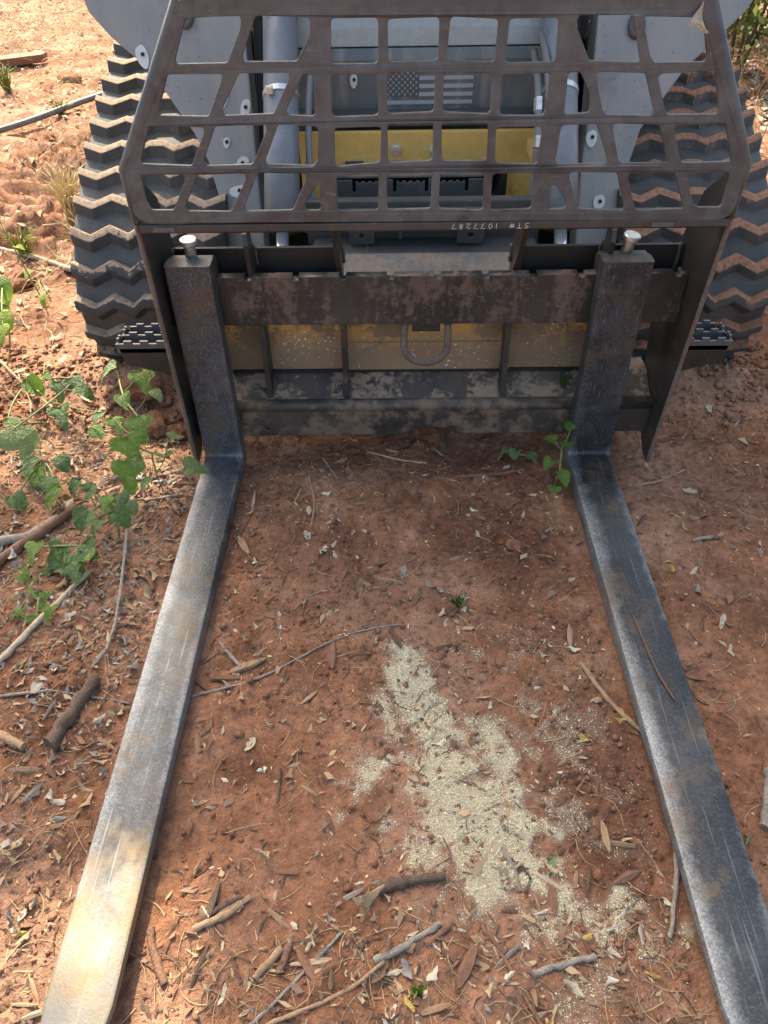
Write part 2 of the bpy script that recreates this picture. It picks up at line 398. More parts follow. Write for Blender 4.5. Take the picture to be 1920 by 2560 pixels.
WOOD = {'reddish': wood('red_brown_wood', (.14, .065, .038), (.26, .13, .078)), 'tan': wood('tan_wood', (.27, .16, .09), (.42, .27, .16)),
        'grey': wood('weathered_grey_wood', (.20, .165, .135), (.34, .29, .24)), 'dark': wood('dark_wet_wood', (.055, .034, .024), (.13, .08, .055)),
        'pale': wood('pale_barkless_wood', (.38, .28, .19), (.52, .41, .30))}
M['grain'] = simple('pale_grain', (.88, .81, .60), .8, 0, 300, .10)
M['straw'] = simple('dry_straw', (.36, .25, .14), .8, 0, 15, .45)
M['straw_pale'] = simple('pale_dry_grass', (.50, .40, .22), .8, 0, 15, .35)
M['clod'] = simple('dirt_clod', (.235, .092, .050), .95, 0, 60, .4, .6)
M['bark'] = wood('tree_bark', (.10, .075, .055), (.19, .15, .115))
M['leaf_tree'] = leafmat('tree_leaf', (.035, .075, .018), (.075, .125, .03), None, .3)
M['leaf_bush'] = leafmat('bush_leaf', (.08, .12, .03), (.20, .24, .08), None, .4, .35)
M['weed'] = leafmat('weed_blade', (.16, .22, .04), (.30, .33, .07), None, .4)

# ------------------------------------------------------------------ mesh helpers
class MB:
    def __init__(s): s.v = []; s.f = []
    def add(s, v, f):
        o = len(s.v); s.v.extend([tuple(p) for p in v]); s.f.extend([tuple(i + o for i in q) for q in f]); return s
    def box(s, x0, x1, y0, y1, z0, z1):
        return s.add([(x, y, z) for z in (z0, z1) for y in (y0, y1) for x in (x0, x1)],
                     [(0, 2, 3, 1), (4, 5, 7, 6), (0, 1, 5, 4), (2, 6, 7, 3), (0, 4, 6, 2), (1, 3, 7, 5)])
    def tube(s, pts, rad, n=8, caps=True, roll=0.0):
        pts = [Vector(p) for p in pts]; k = len(pts)
        if not hasattr(rad, '__len__'): rad = [rad] * k
        vs = []; prev = None
        for i, p in enumerate(pts):
            d = (pts[min(i + 1, k - 1)] - pts[max(i - 1, 0)])
            if d.length < 1e-9: d = Vector((0, 0, 1))
            d.normalize()
            if prev is None:
                a = d.cross(Vector((0, 0, 1)))
                if a.length < .05: a = d.cross(Vector((0, 1, 0)))
            else:
                a = prev - d * prev.dot(d)
            a.normalize(); prev = a; b = d.cross(a)
            for j in range(n):
                t = 2 * math.pi * j / n + roll
                vs.append(p + (a * math.cos(t) + b * math.sin(t)) * rad[i])
        fs = []
        for i in range(k - 1):
            for j in range(n):
                fs.append((i * n + j, i * n + (j + 1) % n, (i + 1) * n + (j + 1) % n, (i + 1) * n + j))
        if caps: fs += [tuple(range(n))[::-1], tuple((k - 1) * n + j for j in range(n))]
        return s.add(vs, fs)
    def prism(s, poly, axis, a, b):
        """poly: 2-D outline extruded along axis from a to b; 'x': (y,z), 'y': (x,z), 'z': (x,y)"""
        n = len(poly)
        def P(u, v, w):
            return {'x': (w, u, v), 'y': (u, w, v), 'z': (u, v, w)}[axis]
        vs = [P(u, v, a) for u, v in poly] + [P(u, v, b) for u, v in poly]
        fs = [tuple(range(n)), tuple(range(2 * n - 1, n - 1, -1))] + [(i, i + n, (i + 1) % n + n, (i + 1) % n) for i in range(n)]
        return s.add(vs, fs)
    def mesh(s, name, mat, bevel=0.0, smooth=False, segs=2):
        me = bpy.data.meshes.new(name); me.from_pydata(s.v, [], s.f)
        bm = bmesh.new(); bm.from_mesh(me)
        bmesh.ops.recalc_face_normals(bm, faces=bm.faces)
        if bevel > 0:
            es = [e for e in bm.edges if len(e.link_faces) == 2 and e.calc_face_angle(0) > .5]
            bmesh.ops.bevel(bm, geom=es, offset=bevel, segments=segs, affect='EDGES', profile=.6, clamp_overlap=True)
        bm.to_mesh(me); bm.free()
        if smooth: me.shade_smooth()
        me.materials.append(mat); return me
    def build(s, name, mat, parent=None, bevel=0.0, smooth=False, segs=2):
        return put(name, s.mesh(name, mat, bevel, smooth, segs), parent)

def put(name, me, parent=None):
    o = bpy.data.objects.new(name, me); COL.objects.link(o)
    if parent is not None:
        o.parent = parent
        p = parent; mw = Matrix.Identity(4)
        while p is not None:
            mw = p.matrix_basis.copy() if p.parent is None else mw
            p = p.parent
        o.matrix_parent_inverse = mw.inverted() if parent.parent is None else Matrix.Identity(4)
    return o

def tag(o, label, cat, group=None, kind=None):
    if label: o['label'] = label
    if cat: o['category'] = cat
    if group: o['group'] = group
    if kind: o['kind'] = kind
    return o

def thing(name, loc, label, cat, group=None):
    e = bpy.data.objects.new(name, None); COL.objects.link(e); e.location = loc; e.empty_display_size = .1
    e.matrix_basis = Matrix.Translation(loc)
    return tag(e, label, cat, group)

def copy_obj(src, parent=None, mw=None):
    c = src.copy(); COL.objects.link(c)
    if parent is not None:
        c.parent = parent
    if mw is not None: c.matrix_basis = mw
    return c

def mesh_np(name, v, f, mat, smooth=False):
    v = np.asarray(v, np.float32); f = np.asarray(f, np.int32)
    me = bpy.data.meshes.new(name); k = f.shape[1]
    me.vertices.add(len(v)); me.vertices.foreach_set('co', v.ravel())
    me.loops.add(f.size); me.loops.foreach_set('vertex_index', f.ravel())
    me.polygons.add(len(f)); me.polygons.foreach_set('loop_start', np.arange(0, f.size, k, dtype=np.int32))
    me.update(calc_edges=True); me.validate()
    if smooth: me.shade_smooth()
    me.materials.append(mat); return me

def rounded(poly, r, n=4):
    """round the corners of a closed 2-D outline"""
    out = []; k = len(poly)
    for i in range(k):
        p0, p, p1 = Vector(poly[i - 1]), Vector(poly[i]), Vector(poly[(i + 1) % k])
        a = p0 - p; b = p1 - p
        ang = a.angle(b)
        if ang > 2.9 or a.length < 1e-6 or b.length < 1e-6: out.append(tuple(p)); continue
        t = min(r / math.tan(ang / 2), a.length * .48, b.length * .48)
        s, e = p + a.normalized() * t, p + b.normalized() * t
        for j in range(n + 1):
            u = j / n
            q = s * (1 - u) ** 2 + p * 2 * u * (1 - u) + e * u * u
            out.append((q.x, q.y))
    return out

def plate_mesh(name, outline, holes, thick, bevel, mat, frame):
    """flat plate with cut-outs; frame maps (u, v, w) to the world"""
    cu = bpy.data.curves.new(name, 'CURVE'); cu.dimensions = '2D'; cu.fill_mode = 'BOTH'
    cu.extrude = thick / 2 - bevel; cu.bevel_depth = bevel; cu.bevel_resolution = 1
    for P in [outline] + list(holes):
        sp = cu.splines.new('POLY'); sp.points.add(len(P) - 1); sp.use_cyclic_u = True
        for i, (u, v) in enumerate(P): sp.points[i].co = (u, v, 0, 1)
    o = bpy.data.objects.new('tmp', cu); COL.objects.link(o)
    dg = bpy.context.evaluated_depsgraph_get(); dg.update()
    me = bpy.data.meshes.new_from_object(o.evaluated_get(dg))
    COL.objects.unlink(o); bpy.data.objects.remove(o); bpy.data.curves.remove(cu)
    co = np.empty(len(me.vertices) * 3, np.float32); me.vertices.foreach_get('co', co); co = co.reshape(-1, 3)
    me.vertices.foreach_set('co', np.array([frame(*p) for p in co], np.float32).ravel())
    me.name = name; me.materials.clear(); me.materials.append(mat)
    bm = bmesh.new(); bm.from_mesh(me)
    bmesh.ops.remove_doubles(bm, verts=bm.verts, dist=1e-5); bmesh.ops.recalc_face_normals(bm, faces=bm.faces); bm.to_mesh(me); bm.free()
    me.update(); return me

def catmull(pts, n, closed=False):
    P = [Vector(p) for p in pts]; k = len(P); out = []
    segs = k if closed else k - 1
    for i in range(segs):
        g = (lambda j: P[j % k]) if closed else (lambda j: P[min(max(j, 0), k - 1)])
        p0, p1, p2, p3 = g(i - 1), g(i), g(i + 1), g(i + 2)
        for j in range(n):
            t = j / n
            out.append(.5 * ((2 * p1) + (p2 - p0) * t + (2 * p0 - 5 * p1 + 4 * p2 - p3) * t * t + (3 * p1 - p0 - 3 * p2 + p3) * t ** 3))
    if not closed: out.append(P[-1])
    return out

# ------------------------------------------------------------------ ground
def build_ground():
    def axis(a, b, step, lo, hi, g=1.09):
        x = list(np.arange(a, b, step)); d = step
        while x[-1] < hi: d *= g; x.append(x[-1] + d)
        d = step; pre = []; c = a
        while c > lo: d *= g; c -= d; pre.append(c)
        return np.array(pre[::-1] + x)
    xs = axis(-1.1, 1.1, .0062, -90, 90, 1.026)
    ys = axis(.2, 2.2, .0062, -30, 120, 1.016)
    X, Y = np.meshgrid(xs, ys)
    Z = gz(X, Y)
    fade = sstep(40, 12, np.hypot(X, Y)); Z = Z * fade
    nx, ny = len(xs), len(ys)
    v = np.stack([X, Y, Z], -1).reshape(-1, 3)
    i = np.arange(nx * ny).reshape(ny, nx)
    f = np.stack([i[:-1, :-1], i[:-1, 1:], i[1:, 1:], i[1:, :-1]], -1).reshape(-1, 4)
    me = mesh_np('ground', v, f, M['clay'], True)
    a = me.attributes.new('grain', 'FLOAT', 'POINT'); a.data.foreach_set('value', grain_density(X, Y).astype(np.float32).ravel())
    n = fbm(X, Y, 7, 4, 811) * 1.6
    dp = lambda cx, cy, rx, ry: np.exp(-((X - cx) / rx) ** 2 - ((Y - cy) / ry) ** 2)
    dark_patch = .9 * dp(.22, 1.22, .22, .16) + .95 * dp(.35, .62, .09, .20) + .7 * dp(-.30, .98, .09, .14) + .6 * dp(-.28, .66, .07, .10) + .8 * dp(.0, 1.52, .45, .10) + .5 * dp(.75, 1.2, .15, .4) + .6 * dp(-.62, .75, .15, .2) + .45 * dp(.15, .36, .22, .06)  # soft-edged patches of darker soil colour at set spots
    dark_patch = sstep(.25, .85, dark_patch + n * .5)
    a = me.attributes.new('dark_patch', 'FLOAT', 'POINT'); a.data.foreach_set('value', dark_patch.astype(np.float32).ravel())
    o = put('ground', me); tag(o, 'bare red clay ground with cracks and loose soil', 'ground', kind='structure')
build_ground()

# ------------------------------------------------------------------ loader
XC = .075                         # the machine's centre line
LOADER = thing('track_loader', (XC, 2.7, 0), 'grey compact track loader with yellow front plate behind the fork frame', 'loader')

TRACK_PROFILE = [(2.10, .005), (1.98, .03), (1.885, .14), (1.855, .27), (1.885, .35), (1.955, .44), (2.07, .516), (2.33, .635), (2.62, .735), (2.90, .79), (3.12, .76),
                 (3.26, .62), (3.30, .42), (3.24, .20), (3.10, .05), (2.9, .005), (2.5, .0)]
def track(x0, x1, out_sign, lugmats, label):
    path = catmull([(0, y, z) for y, z in TRACK_PROFILE], 10, True)
    P = np.array([(p.y, p.z) for p in path]); seg = np.hypot(*(np.roll(P, -1, 0) - P).T); L = np.concatenate([[0], np.cumsum(seg)]); tot = L[-1]
    Pc = np.vstack([P, P[:1]])
    def at(s):
        s = s % tot
        return np.array([np.interp(s, L, Pc[:, 0]), np.interp(s, L, Pc[:, 1])])
    def frame(s):
        p = at(s); d = at(s + .02) - at(s - .02); d = d / np.linalg.norm(d)
        n = np.array([-d[1], d[0]])
        return p, d, n
    cen = P.mean(0)
    sgn = 1 if np.dot(frame(.3)[2], at(.3) - cen) > 0 else -1
    N = 130; h = .024; wd = x1 - x0
    mb = MB(); prof = [(0, -.02), (0, -.004), (.006, 0.0), (wd / 2 - .05, .004), (wd / 2 + .05, .004), (wd - .006, 0.0), (wd, -.004), (wd, -.02)]
    k = len(prof); vs = []
    for i in range(N):
        p, d, n = frame(tot * i / N); n = n * sgn
        for (u, w) in prof:
            q = p + n * (w - h); vs.append((x0 + u, q[0], q[1]))
    fs = [(i * k + j, i * k + (j + 1) % k, ((i + 1) % N) * k + (j + 1) % k, ((i + 1) % N) * k + j) for i in range(N) for j in range(k)]
    belt = mb.add(vs, fs).build('track', M['belt'], LOADER, smooth=True); belt['label'] = label
    # one lug, local: x across, y along the belt (towards the rear on top), z out of the belt
    zz = [(0, .004), (.050, -.020), (.098, .006), (.145, -.018), (.172, .004), (.208, .004), (.235, -.018), (.282, .006), (.330, -.020), (.38, .004)]
    sec = [(-.032, -.003), (-.022, h * .55), (-.0145, h), (-.005, h + .0008), (.004, h + .0008), (.010, h), (.013, h * .6), (.019, -.003)]
    lug = MB(); q = len(sec); lv = []
    for (u, c) in zz:
        for (v, w) in sec: lv.append(((u - .19) * wd / .38, c + v, w + (.0015 * math.sin(u * 90))))
    lf = [(i * q + j, i * q + j + 1, (i + 1) * q + j + 1, (i + 1) * q + j) for i in range(len(zz) - 1) for j in range(q - 1)]
    lf += [tuple(range(q)), tuple((len(zz) - 1) * q + j for j in range(q))]
    lug.add(lv, lf)
    meshes = [lug.mesh('tread_lug', M[m], .0025, False, 2) for m in lugmats]
    nl = round(tot / .098)
    for i in range(nl):
        s = tot * (i + .35) / nl
        p, d, n = frame(s); n = n * sgn
        if p[1] < .03 and 2.2 < p[0] < 2.9: pass
        b = p - n * h
        front = p[0] < 2.0 and p[1] < .40
        me = meshes[1] if (front and len(meshes) > 1) else meshes[0]
        o = bpy.data.objects.new('tread_lug', me); COL.objects.link(o); o.parent = belt
        yv = Vector((0, -d[0], -d[1])) if sgn > 0 else Vector((0, d[0], d[1]))
        zv = Vector((0, n[0], n[1])); yv = Vector((0, n[1], -n[0])); 
        if yv.dot(Vector((0, 0, 1))) < 0 and p[0] < 2.6: yv = -yv
        xv = yv.cross(zv)
        m = Matrix((xv, yv, zv)).transposed().to_4x4(); m.translation = ((x0 + x1) / 2, b[0], b[1])
        o.matrix_parent_inverse = Matrix.Identity(4)
        o.matrix_basis = m
    # wheels inside the belt
    for (cy, cz, r) in ((2.10, .265, .17), (3.02, .44, .24)):
        w = MB(); prof = [(0.02, 0), (0.02, r * .35), (.05, r * .4), (.05, r * .85), (0.0, r * .9), (0.0, r), (.14, r), (.14, 0)]
        vs = []; n = 28
        xa = (x0 + x1) / 2 - .07
        for (a, rr) in prof:
            for j in range(n): vs.append((xa + a, cy + rr * math.cos(2 * math.pi * j / n), cz + rr * math.sin(2 * math.pi * j / n)))
        fs = [(i * n + j, i * n + (j + 1) % n, (i + 1) * n + (j + 1) % n, (i + 1) * n + j) for i in range(len(prof) - 1) for j in range(n)]
        w.add(vs, fs).build('idler_wheel', M['dark'], LOADER, smooth=False)
    f = MB(); f.box((x0 + x1) / 2 - .1, (x0 + x1) / 2 + .1, 2.2, 3.0, .10, .32); f.build('undercarriage_frame', M['dark'], LOADER, .01)
    for cy in (2.35, 2.6, 2.85):
        r = MB(); r.tube([((x0 + x1) / 2 - .12, cy, .115), ((x0 + x1) / 2 + .12, cy, .115)], .085, 20); r.build('track_roller', M['dark'], LOADER)
track(-.862, -.45, -1, ['lug', 'lug'], 'rubber track with dusty zigzag lugs lit by the sun')
track(XC * 2 + .45, XC * 2 + .862, 1, ['lug_muddy', 'lug_muddy'], 'rubber track with lugs caked in orange mud')

# chassis between the tracks
mb = MB(); mb.box(-.40, .55, 2.20, 3.45, .22, .60); mb.build('chassis', M['void'], LOADER, .01)
mb = MB(); mb.box(-.62, .77, 3.30, 3.75, .45, 1.35); mb.build('engine_hood', M['arm'], LOADER, .04)
for x in (-.47, .50):
    mb = MB(); mb.box(x, x + .12, 2.9, 3.1, .5, .62); mb.build('axle_housing', M['dark'], LOADER, .01)

# loader arms: a front plate that leans back and runs down inside the track, and the beam going rearwards
def arm(pts, inner_dx, label):
    k = .25 / .6
    n = len(pts); vs = []
    for (x, z) in pts: vs.append((x, 2.0 + (z - .35) * k, z))
    for (x, z) in pts: vs.append((x, 2.0 + (z - .35) * k + .10, z + .02))
    fs = [tuple(range(n)), tuple(range(2 * n - 1, n - 1, -1))] + [(i, i + n, (i + 1) % n + n, (i + 1) % n) for i in range(n)]
    o = MB().add(vs, fs).build('loader_arm', M['arm'], LOADER, .006); o['label'] = label
    return o
PL = [(-.452, .16), (-.458, .382), (-.473, .496), (-.493, .575), (-.524, .637), (-.623, .771), (-.715, .842), (-.765, .893), (-.785, .95), (-.80, 1.30), (-.42, 1.34), (-.376, .90), (-.366, .655), (-.364, .563), (-.352, .30), (-.352, .16)]
PR = [(.604, .16), (.604, .405), (.607, .496), (.625, .561), (.646, .634), (.744, .760), (.827, .829), (.88, .875), (.925, .94), (.94, 1.30), (.56, 1.34), (.513, .875), (.506, .646), (.497, .544), (.497, .30), (.497, .16)]
armL = arm(PL, .1, 'grey loader arm plate beside the sunlit track')
armR = arm(PR, -.1, 'grey loader arm plate beside the muddy track')
for a, x0, x1 in ((armL, -.79, -.60), (armR, .75, .93)):
    mb = MB(); mb.prism([(2.42, 1.20), (2.42, 1.33), (3.2, 1.36), (3.75, 1.30), (3.75, 1.12), (3.2, 1.24)], 'x', x0 + .06, x1 - .06); mb.build('arm_beam', M['arm'], a, .012)

def oval(parent, c, rx, rz, rot, name='primer_patch', mat='patch', lean=.4167, dot=True, off=.003):
    n = 20; pts = []
    for j in range(n):
        t = 2 * math.pi * j / n; w = 1 + .13 * math.sin(2 * t + 1) + .06 * math.sin(3 * t)
        u, v = rx * w * math.cos(t), rz * w * math.sin(t)
        u, v = u * math.cos(rot) - v * math.sin(rot), u * math.sin(rot) + v * math.cos(rot)
        pts.append((u, v))
    ln = math.hypot(1, lean); vs = []
    for s in (0, 1):
        for (u, v) in pts: vs.append((c[0] + u, c[1] + v * lean / ln - (.001 + off * s), c[2] + v / ln + .0004 * s))
    fs = [tuple(range(n)), tuple(range(2 * n - 1, n - 1, -1))] + [(i, i + n, (i + 1) % n + n, (i + 1) % n) for i in range(n)]
    o = MB().add(vs, fs).build(name, M[mat], parent)
    if dot:
        MB().tube([(c[0] + rx * .15, c[1] - off - .0045, c[2] + rz * .2), (c[0] + rx * .15, c[1] - off + .001, c[2] + rz * .2)], .0045, 10).build('bolt_hole', M['void'], parent)
for c, rx, rz, ro in [((-.639, 2.189, .803), .014, .030, .35), ((-.441, 2.152, .714), .012, .034, -.3), ((-.385, 2.142, .69), .011, .028, -.2), ((-.44, 2.112, .618), .008, .014, 0), ((-.403, 2.091, .569), .013, .026, -.5), ((-.418, 2.066, .509), .022, .016, .1)]:
    oval(armL, c, rx, rz, ro)
for c, rx, rz, ro in [((.519, 2.111, .617), .013, .022, 0.1), ((.552, 2.051, .473), .014, .022, .1), ((.575, 2.092, .571), .010, .012, .5)]:
    oval(armR, c, rx, rz, ro)
for a, x, z in ((armL, -.52, .885), (armR, .61, .85)):      # cast boss on each arm
    y = 2.0 + (z - .35) * .4167
    n = 16; vs = []
    for (r, w) in ((.022, .0), (.021, .012), (.012, .016), (.006, .008)):
        for j in range(n): vs.append((x + r * math.cos(2 * math.pi * j / n), y - w + r * .35 * math.sin(2 * math.pi * j / n), z + 1.3 * r * math.sin(2 * math.pi * j / n)))
    fs = [(i * n + j, i * n + (j + 1) % n, (i + 1) * n + (j + 1) % n, (i + 1) * n + j) for i in range(3) for j in range(n)] + [tuple(3 * n + j for j in range(n))]
    MB().add(vs, fs).build('pivot_boss', M['dark'], a, smooth=True)

# tilt cylinders with chrome rods
def tilt_cylinder(x, label):
    a = Vector((x, 1.71, .36)); b = Vector((x, 1.845, .505)); c = Vector((x - .01 * (1 if x < 0 else -1), 2.32, .955))
    barrel = MB().tube([b + (c - b) * t for t in (0, .3, .7, 1)], .044, 28).build('tilt_cylinder', M['cyl'], LOADER, smooth=False)
    barrel.data.shade_smooth(); barrel['label'] = label
    d = (c - b).normalized()
    MB().tube([b - d * .008, b + d * .014], .050, 28).build('gland_collar', M['dark'], barrel, .002)
    MB().tube([b - d * .016, b - d * .007], .030, 24).build('rod_seal', M['dark'], barrel, .002)
    MB().tube([a, b - d * .012], .0155, 24).build('piston_rod', M['chrome'], barrel, smooth=True)
    q = b + (c - b) * .50
    MB().tube([q - d * .007, q + d * .007], .0462, 28).build('hose_clamp', M['zinc'], barrel)
    MB().box(q.x - .03, q.x - .012, q.y - .050, q.y - .036, q.z + .018, q.z + .036).build('clamp_screw', M['zinc'], barrel, .002)
    MB().box(x - .02, x + .02, 1.66, 1.72, .30, .38).build('rod_end', M['dark'], barrel, .008)
    return barrel
tilt_cylinder(-.276, 'blue-grey tilt cylinder nearer the sunlit track')
tilt_cylinder(.41, 'blue-grey tilt cylinder nearer the muddy track')
# slots of dark frame beside the arms
for x0, x1 in ((-.366, -.338), (.470, .494)):
    MB().prism([(2.06, .30), (2.34, .95), (2.40, .95), (2.12, .30)], 'x', x0, x1).build('arm_inner_web', M['void'], LOADER, .004)

# cab front: flag panel, pale sill, dirt ledge, glass, yellow plate, step
mb = MB(); mb.prism([(2.25, .60), (2.25, .775), (2.262, .80), (2.30, .80), (2.30, .60)], 'x', -.26, .46); flagp = mb.build('cab_front_panel', M['panel'], LOADER, .004)
mb = MB(); mb.prism([(2.262, .803), (2.272, .845), (2.30, .868), (2.34, .872), (2.34, .803)], 'x', -.26, .46); mb.build('cab_sill', M['panel_pale'], LOADER, .003)
# heap of soil lying on the sill
n = 60; vs = []; fs = []
for i in range(n + 1):
    x = -.20 + .60 * i / n
    for j in range(6):
        y = 2.305 + .10 * j / 5
        vs.append((x, y, .870 + .022 * math.sin(math.pi * j / 5) * (.6 + random.random() * .8) + .004 * random.random()))
for i in range(n):
    for j in range(5): fs.append((i * 6 + j, (i + 1) * 6 + j, (i + 1) * 6 + j + 1, i * 6 + j + 1))
MB().add(vs, fs).build('soil_on_sill', M['clod'], LOADER, smooth=True)
MB().box(-.26, .46, 2.36, 2.40, .874, 1.00).build('cab_threshold', M['panel_pale'], LOADER, .006)
for x in (-.235, -.02, .19, .40):
    MB().tube([(x, 2.246, .655 if x in (-.02, .19) else .77), (x, 2.252, .655 if x in (-.02, .19) else .77)], .006, 10).build('panel_screw', M['dark'], flagp, .001)
oval(flagp, (-.105, 2.2485, .728), .009, .019, .05, lean=0.0)
# flag print on the panel
FX0, FX1, FT, FP = -.022, .214, .757, .00975
st = MB()
for i in range(0, 13, 2):
    z1 = FT - i * FP; z0 = z1 - FP; x0 = FX0 if i >= 7 else .070
    st.box(x0, FX1, 2.2480, 2.2492, z0, z1)
st.build('flag_stripes', M['flag_light'], flagp)
MB().box(FX0, .0695, 2.2484, 2.2492, FT - 7 * FP, FT).build('flag_canton', M['flag_dark'], flagp)
st = MB()
for r_ in range(9):
    for c_ in range(6 if r_ % 2 == 0 else 5):
        cx = FX0 + .0075 + c_ * .0154 + (.0077 if r_ % 2 else 0); cz = FT - .0055 - r_ * .0072
        v = []
        for s in range(10):
            t = math.pi / 2 + s * math.pi / 5; rr = .0042 if s % 2 == 0 else .0017
            v.append((cx + rr * math.cos(t), cz + rr * math.sin(t)))
        st.prism(v, 'y', 2.2472, 2.2480)
st.build('flag_stars', M['flag_light'], flagp)

MB().box(-.27, .47, 2.135, 2.24, .645, .662).build('panel_rail', M['dark'], LOADER, .003)
for x in (-.04, .175):
    MB().tube([(x, 2.15, .662), (x, 2.15, .668)], .008, 6).build('rail_bolt', M['dark'], LOADER)
ypl = MB().prism([(-.25, .637), (.375, .637), (.39, .43), (.304, .43), (.304, .555), (-.155, .555), (-.155, .43), (-.25, .43)], 'y', 2.115, 2.135).build('yellow_cross_plate', M['yellow'], LOADER, .002)
for x, z in ((.006, .594), (.109, .592)):
    MB().tube([(x, 2.104, z), (x, 2.1155, z)], .0125, 6).build('hex_bolt', M['zinc'], ypl, .0012)
    MB().tube([(x, 2.111, z), (x, 2.1155, z)], .016, 18).build('washer', M['zinc'], ypl)
for x, z in ((-.125, .564), (.243, .562), (.330, .560), (.332, .487)):
    MB().tube([(x, 2.111, z), (x, 2.1155, z)], .0105, 16).build('plug', M['yellow'], ypl, .001)
MB().prism([(2.02, .585), (2.02, .60), (2.114, .618), (2.114, .59)], 'x', .352, .39).build('yellow_tab', M['yellow'], ypl, .002)
# step with toothed slots
def slots():
    out = [(-.148, .46), (-.148, .545)]
    for c in (-.062, .045, .150):
        a, b = c - .048, c + .048
        out += [(a, .545), (a, .517), (a + .006, .512), (a + .012, .517), (a + .012, .541)]
        m = 4; w = (b - .012 - a - .012) / m
        for i in range(m):
            x = a + .012 + i * w
            out += [(x + w * .15, .541), (x + w * .4, .536), (x + w * .6, .536), (x + w * .85, .541)]
        out += [(b - .012, .541), (b - .012, .517), (b - .006, .512), (b, .517), (b, .545)]
    out += [(.250, .545), (.250, .46), (.235, .40), (-.13, .40)]
    return out
sp = put('cab_step', plate_mesh('cab_step', slots(), [], .006, .001, M['step'], lambda u, v, w: (u, 2.03 - w, v)), LOADER)
MB().prism([(-.150, 2.034), (.253, 2.034), (.285, 2.112), (-.150, 2.112)], 'z', .5485, .5545).build('step_top', M['dusty_plate'], sp, .001)
for i in range(4):
    x = -.13 + i * .11
    MB().box(x, x + .05, 2.1085, 2.1145, .5555, .567).build('step_upstand', M['dark'], sp, .001)
MB().prism([(.262, .42), (.262, .50), (.295, .552), (.300, .552), (.300, .42)], 'y', 2.05, 2.112).build('step_bracket', M['void'], sp, .002)
# lower front frame with lugs, seen under the guard
MB().box(-.215, .36, 1.84, 1.87, .42, .56).build('front_crossmember', M['dark'], LOADER, .004)
for x0, x1 in ((-.108, -.048), (.153, .218)):
    t_ = put('bracket_tab', plate_mesh('bracket_tab', rounded([(x0, .476), (x1, .476), (x1, .535), (x0, .535)], .006), [[(( x0 + x1) / 2 + .0075 * math.cos(a), .496 + .0075 * math.sin(a)) for a in np.linspace(0, 2 * math.pi, 12)[:-1]]], .008, .001, M['dark'], lambda u, v, w: (u, 1.79 - w, v)), LOADER)
MB().box(.012, .020, 1.785, 1.84, .488, .54).build('bracket_tab', M['dark'], LOADER, .001)
MB().box(-.12, .235, 1.780, 1.84, .5355, .545).build('bracket_shelf', M['dark'], LOADER, .002)
MB().prism([(1.655, .446), (1.655, .440), (1.742, .466), (1.742, .472)], 'x', -.131, .288).build('coupler_top', M['dusty_plate'], LOADER, .001)
MB().prism([(1.742, .470), (1.742, .40), (1.80, .30), (1.84, .30), (1.84, .47)], 'x', -.20, .35).build('coupler_housing', M['dark'], LOADER, .003)
MB().box(-.12, .27, 1.6465, 1.6535, .43, .4530).build('coupler_lip', M['yellow'], LOADER)
lp = MB().box(-.415, .470, 1.640, 1.652, .212, .42).build('coupler_plate', M['yellow_dirty'], LOADER, .002)
MB().box(-.131, .288, 1.634, 1.6385, .215, .292).build('wear_strip', M['yellow_dirty'], lp, .0015)

# hoses
def hose(pts, r, mat, name='hydraulic_hose'):
    return MB().tube(catmull(pts, 6), r, 10).build(name, M[mat], LOADER, smooth=True)
h1 = hose([(.372, 2.20, .84), (.376, 2.10, .80), (.378, 2.02, .73), (.376, 1.96, .63), (.374, 1.93, .54), (.372, 1.90, .47)], .0085, 'hose')
h2 = hose([(.360, 2.20, .80), (.356, 2.07, .76), (.354, 2.00, .70), (.353, 1.96, .655)], .009, 'hose')
hose([(.353, 1.958, .640), (.352, 1.945, .57), (.353, 1.93, .52)], .0105, 'sleeve', 'hose_sleeve')
hose([(.353, 1.93, .52), (.352, 1.91, .47), (.340, 1.89, .44)], .0075, 'hose')
for p0, p1 in (((.3535, 1.964, .668), (.353, 1.957, .642)), ((.353, 1.931, .515), (.352, 1.924, .492)), ((.356, 2.03, .733), (.355, 2.01, .708))):
    MB().tube([p0, p1], .0125, 6).build('hose_fitting', M['zinc'], LOADER, .001)
hose([(-.205, 2.18, .80), (-.212, 2.08, .72), (-.213, 2.00, .62), (-.208, 1.95, .53), (-.22, 1.90, .46)], .0085, 'hose')
hose([(-.16, 1.632, .42), (-.15, 1.630, .385), (-.125, 1.628, .372)], .004, 'void', 'cable')

# cab above the picture: posts, roof, glass
cab = MB().box(-.38, .53, 2.30, 3.45, 1.93, 2.03).build('cab_roof', M['dark'], LOADER, .03)
for x in (-.36, .47):
    for y in (2.34, 3.36): MB().box(x, x + .05, y, y + .06, .80, 1.93).build('cab_post', M['dark'], cab, .006)
MB().box(-.31, .47, 2.385, 2.392, 1.0, 1.93).build('windscreen', M['glass'], cab)
for x in (-.338, .492): MB().box(x, x + .006, 2.40, 3.36, .80, 1.93).build('side_window', M['glass'], cab)
MB().box(-.31, .47, 3.37, 3.40, .60, 1.93).build('cab_back', M['dark'], cab)
MB().box(-.36, .52, 2.41, 3.36, .60, .80).build('cab_tub', M['dark'], cab, .01)

